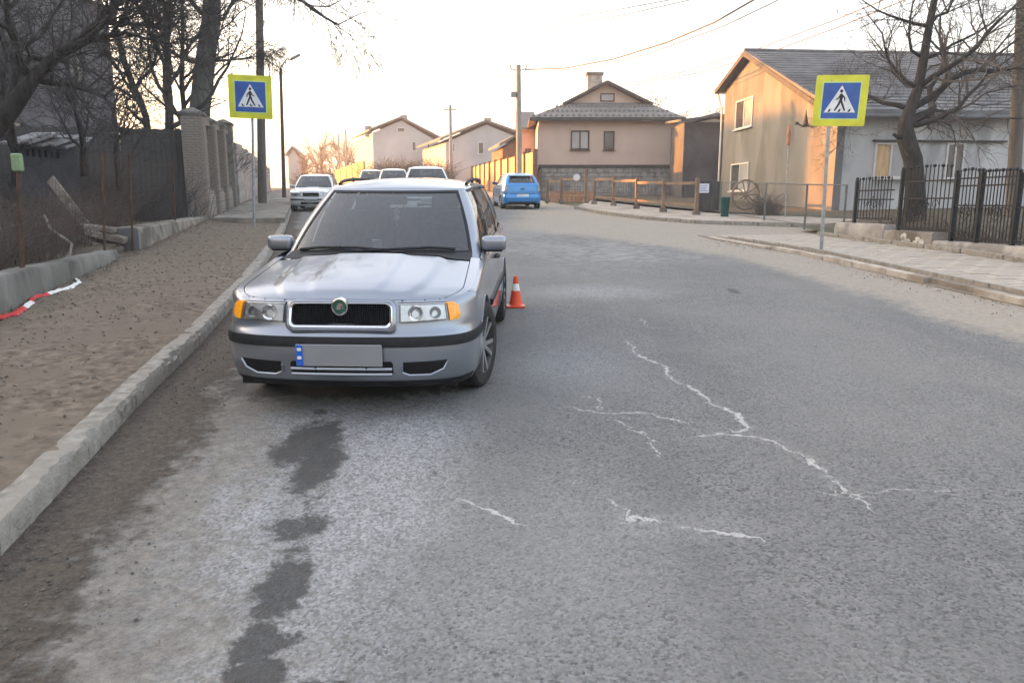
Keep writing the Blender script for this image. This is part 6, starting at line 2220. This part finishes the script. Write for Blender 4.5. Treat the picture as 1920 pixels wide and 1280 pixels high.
# ------------------------------------------------------------------ trees, brambles, hedges
def branch(mbt, mbc, p, d, ln, r, depth, rng, cfg, lvl=0):
    n = max(3, int(ln / cfg.get('step', .35))) if lvl < 2 else 3
    path, rad = [p.copy()], [r]
    dd = d.normalized()
    r1 = r * cfg.get('taper', .45)
    nodes = []
    for i in range(n):
        wob = cfg.get('wob', .22) * (1.0 if lvl else .5)
        dd = (dd + Vector((rng.gauss(0, wob), rng.gauss(0, wob), rng.gauss(0, wob) + cfg.get('up', .06) * (1 if lvl < 3 else cfg.get('droop', -.3))))).normalized()
        p = p + dd * (ln / n)
        path.append(p.copy())
        rad.append(r + (r1 - r) * (i + 1) / n)
        nodes.append((p.copy(), dd.copy(), rad[-1]))
    tgt = mbt if lvl <= cfg.get('trunk_lv', 1) else mbc
    tgt.tube(path, rad, 9 if lvl == 0 else (6 if lvl == 1 else (4 if lvl == 2 else 3)), cap=(lvl < 2))
    if depth <= 0:
        return
    kids = cfg['kids'][min(lvl, len(cfg['kids']) - 1)]
    for k in range(kids):
        lo = cfg.get('bare', .35) if lvl == 0 else .15
        f = lo + (1 - lo) * (k + rng.random()) / kids
        i = min(n - 1, int(f * n))
        q, qd, qr = nodes[i]
        ax = qd.orthogonal().normalized()
        ax.rotate(Matrix.Rotation(rng.uniform(0, 2 * math.pi), 3, qd))
        ang = rng.uniform(*cfg.get('ang', (.5, 1.0)))
        nd = (qd * math.cos(ang) + ax * math.sin(ang))
        if cfg.get('bias') is not None and lvl < 2:
            nd = (nd + Vector(cfg['bias'])).normalized()
        branch(mbt, mbc, q, nd, ln * rng.uniform(*cfg.get('len', (.5, .75))), max(qr * rng.uniform(.5, .7), cfg.get('rmin', .0045)), depth - 1, rng, cfg, lvl + 1)
    # the leader goes on
    branch(mbt, mbc, path[-1], dd, ln * .6, r1, depth - 1, rng, cfg, lvl + 1)

def tree(name, label, base, d, ln, r, depth, seed, cfg, bark='bark', twig='twig', group=None, extra=()):
    rng = random.Random(seed)
    t = thing(name, label, 'tree', base, group)
    a, b = MB(), MB()
    if cfg.get('spine'):
        sp = [Vector(q) for q in cfg['spine']]
        rs = cfg['spine_r']
        a.tube(sp, rs, 10)
        for (i, dv, l_, rr_, dep) in extra:
            branch(a, b, sp[i].copy(), Vector(dv), l_, rr_, dep, rng, cfg, 1)
    else:
        branch(a, b, Vector(base), Vector(d), ln, r, depth, rng, cfg)
    a.build('trunk', bark, t, smooth='all', recalc=False)
    if b.v:
        b.build('crown', twig, t, recalc=False)
    return t

# right: old fruit tree in front of the grey house
YT = 21.5
tv = lambda px, py, Y=YT: V(px, py, Y)
sp = [tv(1716, 415), tv(1716, 350), tv(1712, 300), tv(1700, 262), tv(1697, 235), tv(1706, 205), tv(1722, 165), tv(1732, 110), tv(1742, 50), tv(1758, -30), tv(1765, -110)]
tree('fruit_tree', 'bare old fruit tree with forked trunk before the grey house', (sp[0].x, YT, sp[0].z), None, 0, 0, 0, 5,
     dict(spine=sp, spine_r=[.30, .26, .25, .24, .2, .16, .13, .115, .1, .08, .05], rmin=.0055, kids=[5, 6, 5, 3], wob=.26, up=.05, droop=.3, step=.35, ang=(.4, 1.05), len=(.45, .7), trunk_lv=1),
     'bark', 'twig', extra=[(3, (-.6, -.2, .25), .55, .09, 0), (4, (1.0, .1, .55), 3.0, .15, 4), (4, (1.0, -.3, .15), 2.6, .085, 3), (5, (.9, .2, .8), 2.8, .12, 4), (5, (-.7, .1, .55), 1.9, .075, 4), (6, (-.6, -.3, .5), 1.6, .06, 3), (6, (.7, -.2, .6), 2.4, .09, 4), (7, (-.7, .2, .45), 1.6, .05, 3),
                            (7, (.8, .3, .45), 2.2, .06, 4), (8, (-.7, -.1, .4), 1.6, .05, 3), (8, (.6, 0, .7), 2.0, .05, 4), (9, (-.6, .1, .4), 1.5, .05, 3), (2, (-.8, -.3, .15), .35, .05, 1)])
# left: big trunk behind the first pier
YB = 27.8
tv = lambda px, py, Y=YB: V(px, py, Y)
sp = [Vector((tv(366, 330).x, YB, G(0, YB) - .2)), tv(374, 210), tv(384, 120), tv(396, 40), tv(398, -40), tv(405, -150), tv(410, -260)]
tree('big_tree', 'tall bare tree with thick mossy trunk rising behind the first brick pier', (sp[0].x, YB, sp[0].z), None, 0, 0, 0, 11,
     dict(spine=sp, spine_r=[.40, .37, .34, .33, .28, .2, .12], rmin=.009, kids=[5, 6, 5, 4], wob=.22, up=.07, droop=-2.2, step=.4, ang=(.4, 1.0), len=(.5, .72), trunk_lv=1),
     'bark_grey', 'twig_dark', extra=[(2, (.8, -.2, -.1), .9, .08, 1), (2, (-.8, .1, .4), 2.2, .09, 4), (3, (.9, .1, .05), 2.4, .08, 4), (2, (.8, -.1, .35), 1.7, .06, 4), (3, (-.7, -.2, .6), 2.6, .10, 4), (4, (.9, -.3, .2), 3.2, .11, 4), (4, (1.0, .3, .0), 3.4, .11, 4), (5, (.9, 0, .1), 3.6, .10, 4), (5, (-.9, .1, .3), 3.0, .1, 4), (6, (.9, -.1, .1), 3.2, .08, 4), (6, (-.8, .1, .2), 2.6, .08, 3)])
cfg_thin = dict(rmin=.008, kids=[12, 6, 4, 3], wob=.16, up=.05, droop=.2, step=.45, bare=.12, ang=(.45, 1.0), len=(.28, .5), trunk_lv=0)
tree('thin_tree', 'slender bare tree with dense twigs left of the big trunk', V(318, 320, 25) , (0.02, 0, 1), 6.4, .16, 4, 21, cfg_thin, 'bark', 'twig_dark', 'slender trees behind the board fence')
tree('thin_tree', 'slender bare tree close to the edge of the dark house', V(284, 320, 27.5), (-.06, 0, 1), 7.0, .14, 4, 22, cfg_thin, 'bark', 'twig_dark', 'slender trees behind the board fence')
tree('thin_tree', 'slender leaning tree just left of the thick mossy trunk', V(345, 320, 29), (.04, 0, 1), 6.6, .12, 4, 26, cfg_thin, 'bark', 'twig_dark', 'slender trees behind the board fence')
# left: leaning apple tree
YA = 14.5
tv = lambda px, py, Y=YA: V(px, py, Y)
sp = [tv(-90, 350), tv(-30, 268), tv(20, 205), tv(60, 150), tv(105, 105), tv(165, 75), tv(235, 62)]
tree('apple_tree', 'dark leaning apple tree reaching in from the left edge', (sp[0].x, YA, sp[0].z), None, 0, 0, 0, 31,
     dict(spine=sp, spine_r=[.20, .185, .165, .13, .10, .07, .03], rmin=.006, kids=[6, 8, 6, 3], wob=.28, up=.06, droop=.6, step=.3, ang=(.4, 1.1), len=(.5, .75), trunk_lv=1),
     'bark', 'twig_dark', extra=[(2, (-.3, .3, .9), 1.9, .09, 4), (3, (-.1, -.2, 1), 2.0, .08, 4), (3, (.7, .3, .1), 1.3, .06, 4), (4, (.5, .2, .7), 1.7, .06, 4), (4, (-.1, .4, .9), 1.7, .06, 4), (5, (.7, -.2, .5), 1.3, .045, 4), (5, (.6, .3, -.1), 1.1, .04, 4), (6, (.9, 0, .3), .9, .03, 3), (1, (-.3, .3, .9), 2.2, .1, 4)])
cfg_bush = dict(kids=[7, 5, 4, 3], wob=.24, up=.06, droop=.4, step=.3, bare=.05, ang=(.4, .95), len=(.5, .72), trunk_lv=0)
tree('bare_shrub', 'spreading bare shrub in front of the dark house', V(160, 330, 18.5), (0, 0, 1), 1.6, .10, 4, 41, cfg_bush, 'bark', 'twig_dark', 'bare shrubs in the left garden')
tree('bare_shrub', 'bare shrub at the far left edge beneath the leaning apple tree', V(30, 350, 16.0), (-.1, 0, 1), 1.5, .08, 4, 43, cfg_bush, 'bark', 'twig_dark', 'bare shrubs in the left garden')
tree('bare_shrub', 'bare shrub against the board fence right of the blue shed', V(225, 360, 20), (.1, 0, 1), 1.7, .09, 4, 44, cfg_bush, 'bark', 'twig_dark', 'bare shrubs in the left garden')
# far trees
cfg_far = dict(rmin=.022, kids=[10, 8, 5], wob=.2, up=.06, droop=.3, step=.8, bare=.1, ang=(.4, .95), len=(.4, .62), trunk_lv=0)
for i, (px, Yd, hh, lab, tw) in enumerate([(592, 112, 3.6, 'sunlit far tree at the left of the golden clump', 'twig_sunlit'), (612, 104, 4.4, 'tallest sunlit far tree of the golden clump', 'twig_sunlit'), (630, 110, 4.0, 'sunlit far tree in the middle of the golden clump', 'twig_sunlit'), (650, 106, 3.8, 'sunlit far tree behind the tiny poles', 'twig_sunlit'), (672, 112, 3.8, 'sunlit far tree beside the pale gable house', 'twig_sunlit'),
                                             (575, 100, 2.6, 'low sunlit far tree behind the lamp post', 'twig_sunlit'), (688, 100, 3.0, 'small far tree touching the pale gable house', 'twig_sunlit')]):
    tree('far_tree', lab, Vector((V(px, 330, Yd).x, Yd, G(0, Yd))), (0, 0, 1), hh, .2, 3, 60 + i, cfg_far, 'twig_sunlit', tw, 'sunlit trees at the end of the street')
tree('far_tree', 'bare tree behind the right end of the beige house roof', Vector((V(1258, 250, 60).x, 60, G(0, 60))), (0, 0, 1), 4.2, .14, 3, 71, cfg_far, 'bark', 'twig', 'bare trees behind the houses')
tree('far_tree', 'bare tree between the dark shed and the grey house', Vector((V(1325, 250, 66).x, 66, G(0, 66))), (0, 0, 1), 3.8, .14, 3, 72, cfg_far, 'bark', 'twig', 'bare trees behind the houses')
tree('far_tree', 'bare tree beside the utility pole behind the far grey house', Vector((V(955, 250, 95).x, 95, G(0, 95))), (0, 0, 1), 4.4, .14, 3, 73, cfg_far, 'bark', 'twig_sunlit', 'bare trees behind the houses')

def thicket(name, label, cat, pts, n, h0, h1, rad, mat, seed, spread=.4, lean=.35):
    rng = random.Random(seed)
    m = MB()
    for k in range(n):
        t_ = rng.random() * (len(pts) - 1)
        i = min(int(t_), len(pts) - 2)
        a, b = Vector(pts[i]), Vector(pts[i + 1])
        p = a.lerp(b, t_ - i) + Vector((rng.uniform(-spread, spread), rng.uniform(-spread, spread), 0))
        h = rng.uniform(h0, h1)
        d = Vector((rng.gauss(0, lean), rng.gauss(0, lean), 1))
        path = [p]
        for s_ in range(4):
            p = p + d.normalized() * (h / 4)
            d = d + Vector((rng.gauss(0, .3), rng.gauss(0, .3), -.22))
            path.append(p.copy())
        m.tube(path, [rad, rad * .8, rad * .6, rad * .45, rad * .3], 3, cap=False)
    o = m.build(name, mat, recalc=False)
    return tag(o, label, cat, kind='stuff')
thicket('brambles', 'dense tangle of bare brambles behind the low wall on the left', 'brambles', [(xw(6) - 1.2, 6, G(0, 6) + .35), (xw(10) - 1.25, 10, G(0, 10) + .3), (xw(13) - 1.3, 13, G(0, 13) + .3), (xw(19) - 1.9, 19, G(0, 19) + .3)], 2400, .4, 1.45, .0065, 'bramble', 3, .6, .45)
thicket('brambles', 'deeper brambles in front of the board fence on the left', 'brambles', [(-13.2, 13, G(0, 13) + .4), (-14, 17, G(0, 17) + .4), (-12, 20, G(0, 20) + .3), (-10.3, 22.3, G(0, 22) + .2)], 2600, .6, 2.2, .008, 'twig_dark', 5, 1.2, .4)
thicket('dry_grass', 'dry grass and stems growing at the foot of the low wall', 'grass', [(xw(7), 7, G(0, 7) + .12), (xw(12.5), 12.5, G(0, 12.5) + .13), (xw(14), 14, G(0, 14) + .13), (xw(22), 22, G(0, 22) + .15)], 900, .05, .16, .004, 'bramble', 7, .14, .6)
thicket('hedge', 'grey-brown bare hedge in front of the far pale gable house', 'hedge', [(V(700, 300, 66).x, 66, G(0, 66)), (V(830, 300, 64).x, 64, G(0, 64))], 2600, 1.4, 3.4, .02, 'twig', 9, 1.0, .3)
thicket('hedge', 'dark bare hedge on the left of the far street', 'hedge', [(V(560, 300, 80).x, 80, G(0, 80)), (V(690, 300, 78).x, 78, G(0, 78))], 1800, 1.2, 2.6, .02, 'twig', 10, 1.0, .3)
thicket('garden_shrubs', 'dry stems growing behind the iron fence', 'shrubs', [(9.6, 12, G(0, 12) + .1), (9.2, 15.5, G(0, 15) + .1), (8.9, 18, G(0, 18) + .1)], 900, .3, 1.0, .006, 'bramble', 11, .35, .35)
thicket('dry_bush', 'dry brown bush beside the wagon wheel', 'bush', [(V(1425, 390, 26.5).x, 26.5, G(0, 26.5) + .1), (V(1450, 390, 26.2).x, 26.2, G(0, 26.2) + .1)], 420, .4, 1.2, .007, 'bramble', 12, .25, .35)
thicket('hedge', 'bare shrubs rising above the brick wall on the left', 'hedge', [(xw(30) - 1.2, 30, G(0, 30) + 1.2), (xw(38) - 1.2, 38, G(0, 38) + 1.0), (xw(52) - 1.2, 52, G(0, 52) + .6)], 1500, 1.0, 2.6, .014, 'twig_dark', 13, .7, .3)

# ------------------------------------------------------------------ evening haze
m = bpy.data.materials.new('haze')
m.use_nodes = True
nt = m.node_tree
for n in list(nt.nodes):
    nt.nodes.remove(n)
o_ = nt.nodes.new('ShaderNodeOutputMaterial')
v_ = nt.nodes.new('ShaderNodeVolumePrincipled')
v_.inputs['Color'].default_value = (.92, .93, .95, 1)
v_.inputs['Density'].default_value = .0015
v_.inputs['Anisotropy'].default_value = .3
nt.links.new(v_.outputs[0], o_.inputs['Volume'])
MATS['haze'] = m
tag(MB().box((0, 300, 15), (1810, 1210, 36)).build('haze', 'haze'), 'thin evening haze over the whole street', 'haze', kind='stuff')

for o in bpy.data.objects:
    if '_base' in o:
        del o['_base']
